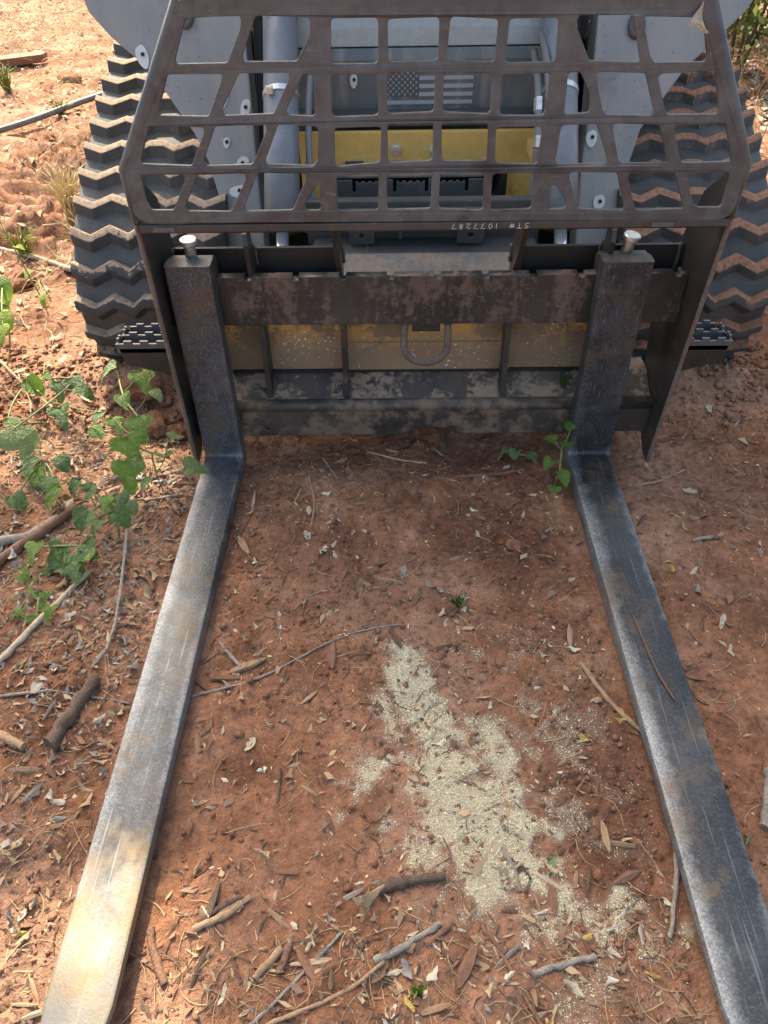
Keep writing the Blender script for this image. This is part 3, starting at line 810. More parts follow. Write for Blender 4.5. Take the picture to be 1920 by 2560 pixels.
# ------------------------------------------------------------------ fork frame with guard
FRAME = thing('fork_frame', (.072, 1.56, .03), 'black pallet fork frame with slotted guard above two rails', 'fork frame')
GUARD = [
 [(-0.338,1.005),(-0.243,1.005),(-0.249,0.983),(-0.278,0.936),(-0.365,0.937),(-0.368,0.943)],
 [(-0.223,1.003),(-0.132,1.001),(-0.136,0.975),(-0.161,0.935),(-0.252,0.936),(-0.253,0.947)],
 [(-0.102,1.001),(-0.022,1.000),(-0.024,0.932),(-0.106,0.933)],
 [(-0.384,0.924),(-0.288,0.923),(-0.293,0.909),(-0.324,0.855),(-0.412,0.856),(-0.414,0.862)],
 [(-0.262,0.922),(-0.174,0.921),(-0.177,0.908),(-0.209,0.854),(-0.300,0.855),(-0.301,0.866)],
 [(-0.153,0.920),(-0.133,0.918),(-0.136,0.851),(-0.185,0.852),(-0.190,0.859)],
 [(-0.107,0.920),(-0.023,0.919),(-0.024,0.853),(-0.109,0.851)],
 [(-0.434,0.841),(-0.337,0.840),(-0.337,0.829),(-0.370,0.772),(-0.463,0.774),(-0.463,0.782)],
 [(-0.318,0.841),(-0.225,0.840),(-0.225,0.828),(-0.257,0.771),(-0.345,0.772),(-0.349,0.782)],
 [(-0.205,0.839),(-0.137,0.838),(-0.132,0.830),(-0.137,0.780),(-0.145,0.768),(-0.234,0.770),(-0.236,0.777)],
 [(-0.106,0.836),(-0.020,0.837),(-0.023,0.774),(-0.109,0.768)],
 [(-0.469,0.757),(-0.386,0.759),(-0.387,0.746),(-0.419,0.691),(-0.463,0.690),(-0.470,0.709)],
 [(-0.364,0.759),(-0.274,0.759),(-0.273,0.747),(-0.310,0.689),(-0.395,0.690),(-0.397,0.701)],
 [(-0.252,0.758),(-0.161,0.756),(-0.161,0.745),(-0.191,0.687),(-0.284,0.688),(-0.285,0.698)],
 [(-0.144,0.737),(-0.136,0.736),(-0.137,0.688),(-0.169,0.687),(-0.172,0.697)],
 [(-0.107,0.755),(-0.026,0.758),(-0.028,0.688),(-0.109,0.688)],
 [(-0.010,0.997),(0.078,0.996),(0.077,0.932),(-0.009,0.933)],
 [(0.093,0.997),(0.174,0.996),(0.172,0.932),(0.088,0.933)],
 [(0.189,0.997),(0.271,0.996),(0.274,0.930),(0.187,0.931)],
 [(0.299,0.997),(0.389,0.997),(0.415,0.933),(0.412,0.928),(0.328,0.929),(0.297,0.982)],
 [(0.407,0.996),(0.497,0.995),(0.506,0.989),(0.525,0.937),(0.523,0.928),(0.438,0.928),(0.428,0.938),(0.405,0.987)],
 [(-0.011,0.919),(0.073,0.920),(0.073,0.854),(-0.012,0.854)],
 [(0.085,0.919),(0.171,0.918),(0.171,0.853),(0.085,0.854)],
 [(0.183,0.917),(0.268,0.917),(0.266,0.848),(0.185,0.851)],
 [(0.295,0.916),(0.318,0.915),(0.339,0.883),(0.348,0.849),(0.298,0.847)],
 [(0.340,0.915),(0.428,0.915),(0.456,0.857),(0.455,0.846),(0.372,0.846),(0.364,0.854)],
 [(0.448,0.908),(0.455,0.915),(0.544,0.916),(0.569,0.855),(0.568,0.845),(0.480,0.848),(0.473,0.856)],
 [(-0.012,0.840),(0.072,0.841),(0.072,0.773),(-0.011,0.773)],
 [(0.084,0.840),(0.169,0.841),(0.171,0.776),(0.086,0.773)],
 [(0.180,0.834),(0.266,0.833),(0.264,0.767),(0.184,0.772)],
 [(0.296,0.833),(0.360,0.833),(0.392,0.773),(0.389,0.764),(0.298,0.764),(0.294,0.774)],
 [(0.384,0.835),(0.472,0.834),(0.500,0.772),(0.498,0.766),(0.416,0.766),(0.408,0.773)],
 [(0.493,0.832),(0.586,0.833),(0.614,0.771),(0.612,0.765),(0.527,0.766),(0.520,0.772)],
 [(-0.013,0.756),(0.072,0.755),(0.072,0.687),(-0.014,0.688)],
 [(0.085,0.757),(0.168,0.758),(0.171,0.686),(0.083,0.687)],
 [(0.181,0.756),(0.261,0.755),(0.263,0.687),(0.182,0.686)],
 [(0.293,0.730),(0.303,0.731),(0.328,0.695),(0.325,0.684),(0.292,0.683),(0.291,0.696)],
 [(0.319,0.752),(0.413,0.752),(0.438,0.690),(0.435,0.682),(0.349,0.683),(0.344,0.691)],
 [(0.428,0.751),(0.519,0.752),(0.549,0.688),(0.547,0.683),(0.461,0.683),(0.455,0.689)],
 [(0.536,0.749),(0.616,0.750),(0.621,0.734),(0.621,0.683),(0.575,0.684),(0.564,0.692)],
]
def guard_frame(u, v, w):
    # the plate is dented a little and bows towards the middle
    d = .004 * math.sin(u * 9 + 1) * math.sin(v * 14) + .006 * math.exp(-((u - .02) / .10) ** 2 - ((v - .80) / .06) ** 2)
    return (u, 1.440 - w + d, v + .002 * math.sin(u * 23))
outl = rounded([(-.346, 1.030), (-.497, .762), (-.497, .668), (.645, .662), (.644, .758), (.510, 1.020)], .03, 6)
outl = [(outl[0][0], outl[0][1])] + outl[1:]
guard = put('guard_plate', plate_mesh('guard_plate', outl, [rounded(h, .009, 3) for h in GUARD], .008, .0015, M['guard'], guard_frame), FRAME)
MB().prism([(1.436, .664), (1.434, .650), (1.446, .644), (1.480, .652), (1.480, .664), (1.446, .668)], 'x', -.494, .642).build('guard_bottom_flange', M['black'], FRAME, .002)
MB().prism([(1.434, 1.013), (1.434, 1.034), (1.475, 1.034), (1.475, 1.026), (1.446, 1.026), (1.446, 1.013)], 'x', -.335, .50).build('guard_top_flange', M['guard'], FRAME, .002)
for s, e in (((-.347, 1.028), (-.500, .765)), ((.512, 1.018), (.647, .760))):
    MB().tube([(s[0], 1.442, s[1]), (e[0], 1.442, e[1]), (e[0] + (.002 if e[0] < 0 else -.002), 1.445, .668)], .0085, 10).build('guard_side_rod', M['guard'], FRAME, smooth=True)
for x in (-.445, .515):
    MB().box(x - .021, x + .021, 1.432, 1.4345, .652, .661).build('bare_metal_wear', M['step'], FRAME)
# handwriting upside down on the flange, in pale paint pen
STROKES = {'S': [[(.9, .9), (.3, 1), (.1, .7), (.8, .4), (.7, .05), (.05, .05)]], 'T': [[(0, 1), (1, .95)], [(.5, 1), (.45, 0)]],
           '#': [[(.3, .9), (.2, .1)], [(.7, .9), (.6, .1)], [(0, .65), (1, .7)], [(0, .35), (.95, .38)]],
           '1': [[(.5, 1), (.45, 0)]], '0': [[(.5, 1), (.1, .6), (.3, .05), (.8, .3), (.75, .8), (.5, 1)]], '7': [[(.05, .95), (.9, 1), (.4, 0)]],
           '2': [[(.1, .8), (.5, 1), (.85, .7), (.1, .05), (.95, .05)]], '8': [[(.8, .9), (.4, 1), (.25, .75), (.8, .3), (.5, 0), (.15, .25), (.75, .7), (.8, .9)]]}
cx = 0.260
for word in ('ST#', '1077287'):
    pen = MB()
    for ch in word:
        for stq in STROKES[ch]:
            pen.tube([(cx - u * .0095, 1.4338 + .0006, .6565 - v * .0100 + .0050) for u, v in stq], .0007, 5)
        cx -= .0140 if ch != '1' else .0115
    cx -= .016
    o = pen.build('handwriting', M['paintpen'], FRAME); o['kind'] = 'stuff'

# side plates
def side_plate(x0, x1, lean):
    poly = [(1.490, .030), (1.470, .35), (1.448, .660), (1.446, .745), (1.470, .760), (1.60, .66), (1.66, .52), (1.70, .30), (1.665, .20), (1.60, .17), (1.585, .075), (1.530, .034)]
    n = len(poly); vs = []
    for x in (x0, x1):
        for (y, z) in poly: vs.append((x + lean * z, y, z))
    fs = [tuple(range(n)), tuple(range(2 * n - 1, n - 1, -1))] + [(i, i + n, (i + 1) % n + n, (i + 1) % n) for i in range(n)]
    o = MB().add(vs, fs).build('side_plate', M['black'], FRAME, .0015)
    o2 = MB().tube([(((x0 + x1) / 2) + lean * z, y - .0005, z) for (y, z) in poly[:3]], (x1 - x0) * .5, 6).build('flame_cut_edge', M['edge'], o)
side_plate(-.512, -.502, .008); side_plate(.634, .644, .016)
# rails
def notched():
    top = [(-.498, .500)]
    for xn in [-.322 + .1045 * i for i in range(-1, 10)]:
        if xn > -.49 and xn < .62: top += [(xn - .009, .500), (xn - .009, .492), (xn + .009, .492), (xn + .009, .500)]
    return top + [(.640, .497), (.640, .386), (-.498, .388)]
put('upper_rail', plate_mesh('upper_rail', notched(), [], .026, .0015, M['rail'], lambda u, v, w: (u, 1.566 - w, v)), FRAME)
low = [(-.498, .165), (.640, .167), (.640, .083), (.155, .080), (.155, .100), (.060, .100), (.060, .078), (-.498, .076)]
lrail = put('lower_rail', plate_mesh('lower_rail', low, [[(-.325 + .008 * math.cos(a), .094 + .006 * math.sin(a)) for a in np.linspace(0, 2 * math.pi, 13)[:-1]]], .022, .003, M['lower'], lambda u, v, w: (u, 1.561 - w, v)), FRAME)
MB().tube([(-.497, 1.563, .157), (.07, 1.563, .158), (.638, 1.563, .159)], .0165, 14).build('rail_round_edge', M['lower'], FRAME, smooth=True)
MB().prism([(1.568, .168), (1.568, .160), (1.641, .200), (1.70, .20), (1.70, .208), (1.639, .209)], 'x', -.497, .636).build('lower_shelf', M['shelf'], FRAME, .001)
MB().box(-.41, .47, 1.6335, 1.639, .2095, .217).build('shelf_seam', M['void'], FRAME)
# wing plates and their gussets, centre ribs
MB().box(-.500, -.126, 1.620, 1.630, .40, .540).build('wing_plate', M['void'], FRAME, .0015)
MB().box(.286, .650, 1.620, 1.630, .40, .538).build('wing_plate', M['void'], FRAME, .0015)
def rib(x, w, poly, name='rib'):
    return MB().prism(poly, 'x', x - w / 2, x + w / 2).build(name, M['black'], FRAME, .0012)
for x in (-.121, .268):
    rib(x, .012, [(1.5810, .36), (1.5810, .502), (1.53, .56), (1.49, .65), (1.53, .65), (1.632, .545), (1.632, .212), (1.60, .19), (1.572, .175), (1.575, .20)])
rib(-.312, .012, [(1.58, .385), (1.572, .175), (1.600, .190), (1.632, .211), (1.632, .385)])
for x in (-.315, .462):
    rib(x, .010, [(1.560, .497), (1.545, .575), (1.552, .598), (1.572, .607), (1.592, .595), (1.598, .56), (1.619, .548), (1.619, .497)], 'gusset_loop')
def weld(p, q, r=.0045, name='weld_bead'):
    p, q = Vector(p), Vector(q); n = max(4, int((q - p).length / .006)); rr = random.Random(int(1e4 * p.length))
    MB().tube([p.lerp(q, i / n) + Vector((rr.uniform(-1, 1), rr.uniform(-1, 1), rr.uniform(-1, 1))) * r * .25 for i in range(n + 1)], [r * (.75 + .35 * (i % 2)) * rr.uniform(.85, 1.15) for i in range(n + 1)], 7).build(name, M['dark'], FRAME, smooth=True)
for x in (-.495, .632): weld((x, 1.617, .41), (x, 1.617, .542)); weld((x, 1.585, .39), (x, 1.585, .50))
for x in (-.129, -.113, .260, .276): weld((x, 1.617, .505), (x, 1.617, .545)); weld((x, 1.574, .178), (x, 1.612, .199), .0035)
for x in (-.320, -.304): weld((x, 1.574, .178), (x, 1.612, .199), .0035)
for x in (-.322, -.308, .455, .469): weld((x, 1.614, .503), (x, 1.612, .548), .004)
weld((-.49, 1.4855, .668), (-.30, 1.4855, .668), .003); weld((.20, 1.4855, .666), (.62, 1.4855, .666), .003)
# D-ring
path = [(.024, 1.566, .382), (.022, 1.562, .36), (.022, 1.558, .325)]
for a in np.linspace(math.pi, 2 * math.pi, 11): path.append((.073 + .051 * math.cos(a), 1.556, .325 + .042 * math.sin(a)))
path += [(.124, 1.558, .36), (.122, 1.566, .382)]
MB().tube(path, .0085, 12).build('tow_ring', M['edge'], FRAME, smooth=True)
MB().box(.040, .106, 1.560, 1.574, .362, .384).build('ring_keeper', M['black'], FRAME, .003)
# grip steps outside the side plates
def grip_step(x0, x1, zt, sgn):
    """x0 at the plate, x1 outer end"""
    root = MB().prism([(x0, zt - .018), (x1 - .006 * sgn, zt - .018), (x1 - .012 * sgn, zt - .060), (x0, zt - .095)], 'y', 1.536, 1.542).build('grip_step', M['black'], FRAME, .001)
    def serrated(y0, y1, xa, xb):
        n = 7; m = MB(); w = (xb - xa) / n; pts = [(xa, zt - .030)]
        for i in range(n):
            a = xa + i * w; h = zt if i % 2 else zt - .007
            pts += [(a, h), (a + w, h)]
        pts += [(xb, zt - .030)]
        return m.prism(pts, 'y', y0, y1).build('serrated_rail', M['step'], root, .0005)
    serrated(1.536, 1.542, x0, x1); serrated(1.577, 1.583, x0, x1 - .004 * sgn); serrated(1.618, 1.624, x0, x1 - .012 * sgn)
    def cross(xc, ya, yb):
        n = 5; m = MB(); w = (yb - ya) / n; pts = [(ya, zt - .03)]
        for i in range(n):
            h = zt if i % 2 else zt - .007; pts += [(ya + i * w, h), (ya + (i + 1) * w, h)]
        pts += [(yb, zt - .03)]
        return m.prism(pts, 'x', min(xc, xc - .006 * sgn), max(xc, xc - .006 * sgn)).build('serrated_end', M['step'], root, .0005)
    cross(x1, 1.5425, 1.5765); cross(x1 - .004 * sgn, 1.5835, 1.6175)
    MB().box(min(x0, x1), max(x0, x1), 1.585, 1.6175, zt - .052, zt - .046).build('step_floor', M['void'], root)
grip_step(-.513, -.648, .357, -1)
grip_step(.651, .778, .352, 1)

# ------------------------------------------------------------------ forks
def fork(x0, x1, mat, label):
    xc = (x0 + x1) / 2; hw = (x1 - x0) / 2
    root = thing('pallet_fork', (xc, 1.5, 0), label, 'fork', 'pallet forks')
    T = .045
    st = []                       # centre line of the top/front face: pos(y,z), normal(y,z) out of the face, thickness, half width
    for y, t, w in ((.222, .012, .62), (.236, .014, .76), (.262, .016, .90), (.295, .018, 1.0), (.36, .021, 1), (.5, .026, 1), (.7, .032, 1), (.95, .038, 1), (1.2, .043, 1), (1.40, T, 1), (1.480, T, 1), (1.4945, T, 1)):
        st.append(((y, .045), (0, 1), t, w))
    for a in (20, 45, 70):
        c = (1.4965, .0535); r = .0085
        st.append(((c[0] + r * math.sin(R(a)), c[1] - r * math.cos(R(a))), (-math.sin(R(a)), math.cos(R(a))), T * (1.0 + .18 * math.sin(R(2 * a))), 1))
    for z in (.0545, .07, .15, .25, .35, .45, .52, .549): st.append(((1.505, z), (-1, 0), T, 1))
    bev = .006; vs = []; q = 12
    for i, ((y, z), (ny, nz), t, w) in enumerate(st):
        H = hw * w; b = min(bev, t * .35)
        sec = [(-H + b, 0), (H - b, 0), (H - b * .3, -b * .3), (H, -b), (H, -t + b), (H - b * .3, -t + b * .3), (H - b, -t), (-H + b, -t), (-H + b * .3, -t + b * .3), (-H, -t + b), (-H, -b), (-H + b * .3, -b * .3)]
        for (u, d) in sec: vs.append((xc + u, y + ny * d, z + nz * d))
    n = len(st)
    fs = [(i * q + j, i * q + (j + 1) % q, (i + 1) * q + (j + 1) % q, (i + 1) * q + j) for i in range(n - 1) for j in range(q)]
    fs += [tuple(range(q)), tuple((n - 1) * q + j for j in range(q))]
    mb = MB().add(vs, fs)
    o = mb.build('fork_blade', mat, root, smooth=True)
    o.data.set_sharp_from_angle(angle=R(28))
    MB().prism([(1.551, .500), (1.551, .546), (1.572, .546), (1.590, .535), (1.590, .470), (1.581, .470), (1.581, .506)], 'x', xc - hw * .96, xc + hw * .96).build('fork_hook', M['black'], root, .003)
    return root
fl = fork(*FORK_L, M['fork_l'], 'steel pallet fork with rusty tip tinted pale gold for sunlight')
fr = fork(*FORK_R, M['fork_r'], 'dark steel pallet fork with rust spots near its tip and a twig on it')
def knob(root, x, tilt):
    c = Vector((x, 1.568, .546)); ax = Vector((tilt, -.10, 1)).normalized()
    o = MB().tube([c - ax * .006, c + ax * .030], .0125, 16).build('locking_pin', M['zinc'], root, smooth=True); o.data.set_sharp_from_angle(angle=R(40))
    MB().tube([c + ax * .027, c + ax * .029, c + ax * .037, c + ax * .039], [.0165, .0185, .0185, .0165], 36).build('pin_head', M['zinc'], o)
knob(fl, -.440, 0.0); knob(fr, .499, .16)

# ------------------------------------------------------------------ litter
LANDMARKS = [(-.73,.96,'the long pale bare stick'),(-.6,.80,'the thin grey twig touching the pale-tipped fork'),(-.60,.76,'the thick rotten stick'),(-.267,.854,'the long bent twig'),(-.139,.339,'the straight grey twig at the bottom edge'),
 (.014,.379,'the grey stick in the litter'),(.015,.471,'the thick dark branch chunk'),(.241,.356,'the grey stick across the small grain patch'),(.395,.80,'the tan-brown stick leaning towards the dark fork'),(.435,.475,'the stick along the dark fork'),(-.355,.363,'the stick along the pale fork tip'),
 (-.27,.42,'the tan split stick'),(-.195,1.34,'the thin tan twig below the frame'),(.62,.60,'the grey stick at the picture edge'),(-.84,1.19,'the split log'),(-.86,1.21,'the weathered log'),(-.62,1.45,'the tallest vine'),(-.64,1.23,'the dark-leaved vine clump'),
 (.107,1.026,'the reddish stone'),(.1,.62,'the middle of the spilled grain'),(.3,.41,'the small grain patch'),(.24,1.44,'the red-brown stick below the frame'),(.40,1.43,'the green sprout'),(.70,1.23,'the short grey stick outside the dark fork'),(.66,.95,'the cream leaves outside the dark fork'),
 (-.68,1.11,'the vine over the log'),(-.56,.45,'the outer edge of the pale fork tip'),(-.62,.60,'the sunny patch by the pale fork tip'),(-.20,.63,'the short dark twig'),(-.33,1.1,'the inner edge of the pale-tipped fork'),(.36,1.15,'the inner edge of the dark fork'),(.0,1.5,'the shadow of the lower rail'),(.72,1.5,'the grip step beside the dark fork'),(.18,.80,'the thinly sprinkled grain')]
def near(x, y):
    return min(LANDMARKS, key=lambda l: (l[0] - x) ** 2 + (l[1] - y) ** 2)[2]
USED = {}
def pick_label(look, sizes, s, x, y):
    size = 'tiny ' if s < sizes[0] else 'small ' if s < sizes[1] else '' if s < sizes[2] else 'large '
    n = near(x, y)
    n = n.replace('the thin grey twig touching the pale-tipped fork', 'the twig touching the pale-tipped fork')
    for form in ('{} beside {}', '{} close to {}', '{} lying near {}', '{} some way off {}', '{} on dirt around {}', '{} amid litter around {}', '{} half buried near {}', '{} farther away from {}'):
        l = form.format(size + look, n)
        if l not in USED: break
    USED[l] = 1
    return l
def dry_leaf_mesh(k):
    rr = random.Random(100 + k); nU, nV = 6, 3
    L = 1.0; wd = rr.uniform(.42, .62); curl = rr.uniform(.4, 2.6) * rr.choice((1, 1, -1)); bend = rr.uniform(-1.6, 1.6); tw = rr.uniform(-1.3, 1.3)
    vs = []
    for i in range(nU + 1):
        t = i / nU; w = wd * (math.sin(math.pi * min(1, t * .93 + .035)) ** .75) * (1 + rr.uniform(-.32, .25))
        for j in range(-1, 2):
            u = j * w / 2; z = curl * u * u * 1.6 + bend * (t - .5) ** 2 * .6 + rr.uniform(-.02, .02)
            x = u * math.cos(curl * .4); a = tw * (t - .5)
            vs.append((x * math.cos(a) - z * math.sin(a), t - .5, x * math.sin(a) + z * math.cos(a)))
    fs = [(i * 3 + j, i * 3 + j + 1, (i + 1) * 3 + j + 1, (i + 1) * 3 + j) for i in range(nU) for j in range(2)]
    mn = min(v[2] for v in vs); vs = [(x, y, z - mn) for x, y, z in vs]
    mb = MB().add(vs, fs); return mb
LEAF_MESH = {}
for c in DRY:
    LEAF_MESH[c] = [dry_leaf_mesh(k).mesh('fallen_leaf', DRY[c], smooth=True) for k in range(11)]
LOOK = {'cream': 'cream-white curled dry leaf', 'tan': 'tan dry leaf', 'brown': 'dull brown dry leaf', 'grey': 'grey-brown dry leaf', 'yellow': 'yellow fallen leaf', 'green': 'fresh green fallen leaf'}
def place_leaf(x, y, size, c, k=None, rot=None, label=None, tilt=None, z=None):
    o = bpy.data.objects.new('fallen_leaf', random.choice(LEAF_MESH[c]) if k is None else LEAF_MESH[c][k]); COL.objects.link(o)
    zz = ghs(x, y) - size * random.uniform(.0, .14) if z is None else z
    o.location = (x, y, zz + .002)
    o.rotation_euler = (random.uniform(-.5, .5), random.uniform(-.5, .5), random.uniform(0, 6.28) if rot is None else rot)
    o.scale = (size * random.uniform(.65, 1.15), size, size * random.uniform(.8, 1.5))
    tag(o, label or pick_label(LOOK[c], (.019, .026, .034), size, x, y), 'leaf', 'dry leaves scattered on the red dirt')
    return o
KEY_LEAVES = [(-.071,1.099,'tan',.032),(.015,1.126,'grey',.042),(.075,1.091,'grey',.035),(.095,1.078,'cream',.026),(-.273,.908,'tan',.045),(-.232,.874,'tan',.035),(-.143,1.206,'cream',.028),(-.203,1.237,'cream',.03),(-.163,1.192,'cream',.028),
 (-.239,1.333,'tan',.04),(-.052,.438,'tan',.062),(-.006,.344,'cream',.035),(-.291,.424,'cream',.03),(.176,.789,'cream',.02),(.376,.799,'tan',.034),(.408,.750,'yellow',.028),(.462,.888,'cream',.03),(.336,.722,'yellow',.022),
 (.655,1.129,'cream',.03),(.670,.986,'cream',.038),(.665,.916,'cream',.03),(.722,1.392,'cream',.036),(.608,1.531,'cream',.03),(.675,1.269,'tan',.03),(.569,.538,'green',.028),(.413,.443,'cream',.026),(-.264,.708,'cream',.034),
 (-.248,.318,'cream',.03),(.016,.299,'yellow',.03),(.168,1.001,'tan',.025),(.101,1.013,'cream',.03),(.291,.676,'tan',.02),(.649,1.075,'grey',.03),(.612,1.136,'yellow',.03),(.324,.407,'cream',.034),(.287,.394,'yellow',.03),(.364,.400,'cream',.036),
 (.245,.403,'tan',.038),(.248,.328,'cream',.036),(.317,.375,'cream',.03),(.114,.354,'tan',.034),(-.515,1.115,'tan',.036),(-.588,.650,'cream',.03),(-.548,.751,'cream',.03),(-.532,.771,'green',.022),(-.556,.385,'tan',.03),(-.570,.596,'cream',.03),
 (-.014,.592,'tan',.02),(.871,1.725,'cream',.04),(-.108,.368,'tan',.036),(-.061,.387,'tan',.03),(-.026,.344,'brown',.04)]
for (x, y, c, s) in KEY_LEAVES: place_leaf(x, y, s * .92, c)
place_leaf(.246, .497, .030, 'green', label='small folded green leaf fallen on the spilled grain')
lf = place_leaf(.480, 1.430, .045, 'cream', k=3, rot=1.3, z=.982, label='pale dry leaf caught on the top corner of the guard'); lf.rotation_euler = (1.2, .3, 1.3)
def free(x, y):
    return not (-.505 < x < -.372 and y < 1.58) and not (.42 < x < .562 and y < 1.58)
def scatter(n, dens, seed, box=(-1.0, .95, .26, 1.75)):
    rr = random.Random(seed); out = []
    while len(out) < n:
        x = rr.uniform(box[0], box[1]); y = rr.uniform(box[2], box[3])
        if not free(x, y): continue
        if abs(x) > .50 + .36 * y: continue
        if rr.random() < dens(x, y): out.append((x, y))
    return out
def dens_leaf(x, y):
    d = .10
    if x < -.5: d = .75 if .55 < y < 1.5 else .45
    if x > -.3 and x < .42 and y < .42: d = 1.0
    if .55 < x: d = .14
    d += .5 * math.exp(-((x + .17) / .06) ** 2 - ((y - 1.22) / .08) ** 2) + .35 * math.exp(-((x + .33) / .08) ** 2 - ((y - .86) / .07) ** 2)
    if -.39 < x < .43 and y > .45 and float(grain_density(np.array(x), np.array(y))) > .4: d = .02
    return d * (.25 + 1.1 * float(sstep(-.05, .18, fbm(np.array(x), np.array(y), 6.0, 2, 610))))
for (x, y) in scatter(240, dens_leaf, 3):
    c = random.choices(['cream', 'tan', 'brown', 'grey', 'yellow'], [.30, .32, .26, .12, .02])[0]
    place_leaf(x, y, random.choice((.012, .015, .018, .022, .028)) * random.uniform(.85, 1.2), c)

# wood chips and splinters
def chip_mesh(k, mat):
    rr = random.Random(300 + k); n = 5; secs = 4; vs = []
    flat = rr.uniform(.3, .8)
    for i in range(secs):
        t = i / (secs - 1) - .5; w = (1 - .65 * abs(t * 2) ** 3) * rr.uniform(.85, 1.1)
        for j in range(n):
            a = 2 * math.pi * j / n; vs.append((t + rr.uniform(-.05, .05), .09 * w * math.cos(a) + .04 * t * t + rr.uniform(-.012, .012), .09 * flat * w * math.sin(a) + rr.uniform(-.012, .012)))
    fs = [(i * n + j, i * n + (j + 1) % n, (i + 1) * n + (j + 1) % n, (i + 1) * n + j) for i in range(secs - 1) for j in range(n)] + [tuple(range(n)), tuple((secs - 1) * n + j for j in range(n))]
    return MB().add(vs, fs).mesh('wood_chip', mat)
CHIP = {c: [chip_mesh(k, WOOD[c]) for k in range(5)] for c in WOOD}
CHIPLOOK = {'reddish': 'red-brown wood splinter', 'tan': 'tan split wood chip', 'grey': 'weathered grey wood chip', 'dark': 'dark brown wood chip', 'pale': 'pale barkless wood chip'}
def place_chip(x, y, L, c, rot=None, fat=1.0, label=None):
    o = bpy.data.objects.new('wood_chip', random.choice(CHIP[c])); COL.objects.link(o)
    o.location = (x, y, ghs(x, y) + .03 * L * fat); o.rotation_euler = (random.uniform(-1, 1), random.uniform(-.15, .15), random.uniform(0, 6.28) if rot is None else rot)
    o.scale = (L, L * fat, L * fat)
    tag(o, label or pick_label(CHIPLOOK[c], (.026, .036, .05), L, x, y), 'wood chip', 'wood chips scattered on the red dirt')
def dens_chip(x, y):
    d = .22
    if x < -.5: d = .5
    if -.37 < x < .42 and y < .5: d = .8
    if .55 < x: d = .16
    if -.37 < x < .42 and y > 1.2: d = .35
    return d
for (x, y) in scatter(250, dens_chip, 11):
    c = random.choices(['reddish', 'tan', 'grey', 'dark', 'pale'], [.42, .24, .12, .18, .04])[0]
    place_chip(x, y, random.choice((.02, .03, .035, .045, .06)) * random.uniform(.8, 1.25), c, fat=random.uniform(.7, 1.5))
for (x, y, L, c, rot, fat) in [(-.30, .88, .075, 'tan', .4, 1.6), (-.33, .853, .07, 'reddish', .1, 1.3), (-.375, .90, .05, 'reddish', .7, 1.5), (-.255, .43, .07, 'tan', .5, 1.2), (.10, .35, .06, 'reddish', 1.1, 1.9), (.14, .39, .055, 'reddish', 2.2, 1.5), (.24, .45, .05, 'reddish', 1.6, 1.5),
     (-.24, 1.40, .05, 'reddish', 1.3, 1.2), (.0, .95, .05, 'dark', 2.0, 1.5), (.36, .48, .05, 'reddish', .4, 1.5), (-.60, 1.22, .07, 'tan', .5, 1.3), (-.68, 1.33, .09, 'tan', .9, 1.2), (-.15, .62, .035, 'tan', 2.6, 1.4), (-.62, .60, .06, 'grey', 1.0, 1.0), (.70, 1.46, .05, 'reddish', .5, 1.0)]:
    place_chip(x, y, L, c, rot, fat)

# sticks one can tell apart
def stick(pts, r, c, label, r1=None, name='stick', lift=0.0, sides=8):
    P = catmull([(x, y, 0) for x, y in pts], 6); n = len(P); r1 = r if r1 is None else r1
    rr = random.Random(int(1000 * (pts[0][0] + 2) + 77 * pts[0][1]))
    Q = []; rad = []
    for i, p in enumerate(P):
        t = i / (n - 1); x, y = p.x + rr.uniform(-1, 1) * r * .25, p.y + rr.uniform(-1, 1) * r * .25
        Q.append((x, y, ghs(x, y) + r * .7 + lift)); rad.append((r * (1 - t) + r1 * t) * rr.uniform(.80, 1.18))
    zs = [q[2] for q in Q]; sm = [sum(zs[max(0, i - 4):i + 5]) / len(zs[max(0, i - 4):i + 5]) for i in range(n)]
    Q = [(q[0], q[1], max(s, q[2] - r * .6)) for q, s in zip(Q, sm)]
    o = MB().tube(Q, rad, sides).build(name, STICKW[c], None, smooth=True); o.data.set_sharp_from_angle(angle=R(50))
    return tag(o, label, 'stick', 'sticks and twigs on the ground')
stick([(-.80,.82),(-.779,.863),(-.732,.966),(-.668,1.107)], .0075, 'pale', 'long pale barkless stick lying diagonally outside the pale-tipped fork', .006)
stick([(-.77,.79),(-.659,.806),(-.578,.802),(-.503,.792)], .0032, 'grey', 'thin grey twig reaching to the edge of the pale-tipped fork', .002)
stick([(-.576,.841),(-.600,.759),(-.617,.693)], .0125, 'dark', 'thick rotten brown stick beside the pale-tipped fork', .015)
stick([(-.40,.812),(-.386,.814),(-.267,.854),(-.146,.934),(-.072,.969),(.009,.987)], .0026, 'grey', 'long thin bent twig between the forks running towards the stone', .0016)
stick([(-.215,.265),(-.198,.282),(-.139,.339),(-.082,.398)], .0030, 'grey', 'straight grey twig between the fork tips', .0022)
stick([(-.035,.358),(.014,.379),(.063,.407)], .0055, 'grey', 'grey stick in the leaf litter between the fork tips', .0048)
stick([(.041,.376),(.080,.408)], .0050, 'reddish', 'short brown stick crossing beside the grey one in the litter')
stick([(-.031,.457),(.015,.471),(.074,.478)], .0105, 'dark', 'thick dark chunk of branch between the fork tips', .006)
stick([(.192,.341),(.241,.356),(.287,.368)], .0052, 'grey', 'grey stick lying across the small grain patch', .0042)
stick([(.362,.881),(.395,.802),(.443,.734)], .0052, 'tan', 'tan-brown stick leaning towards the dark fork', .004)
stick([(.450,.533),(.435,.475),(.404,.393)], .0048, 'grey', 'brown-grey stick alongside the inner edge of the dark fork', .003)
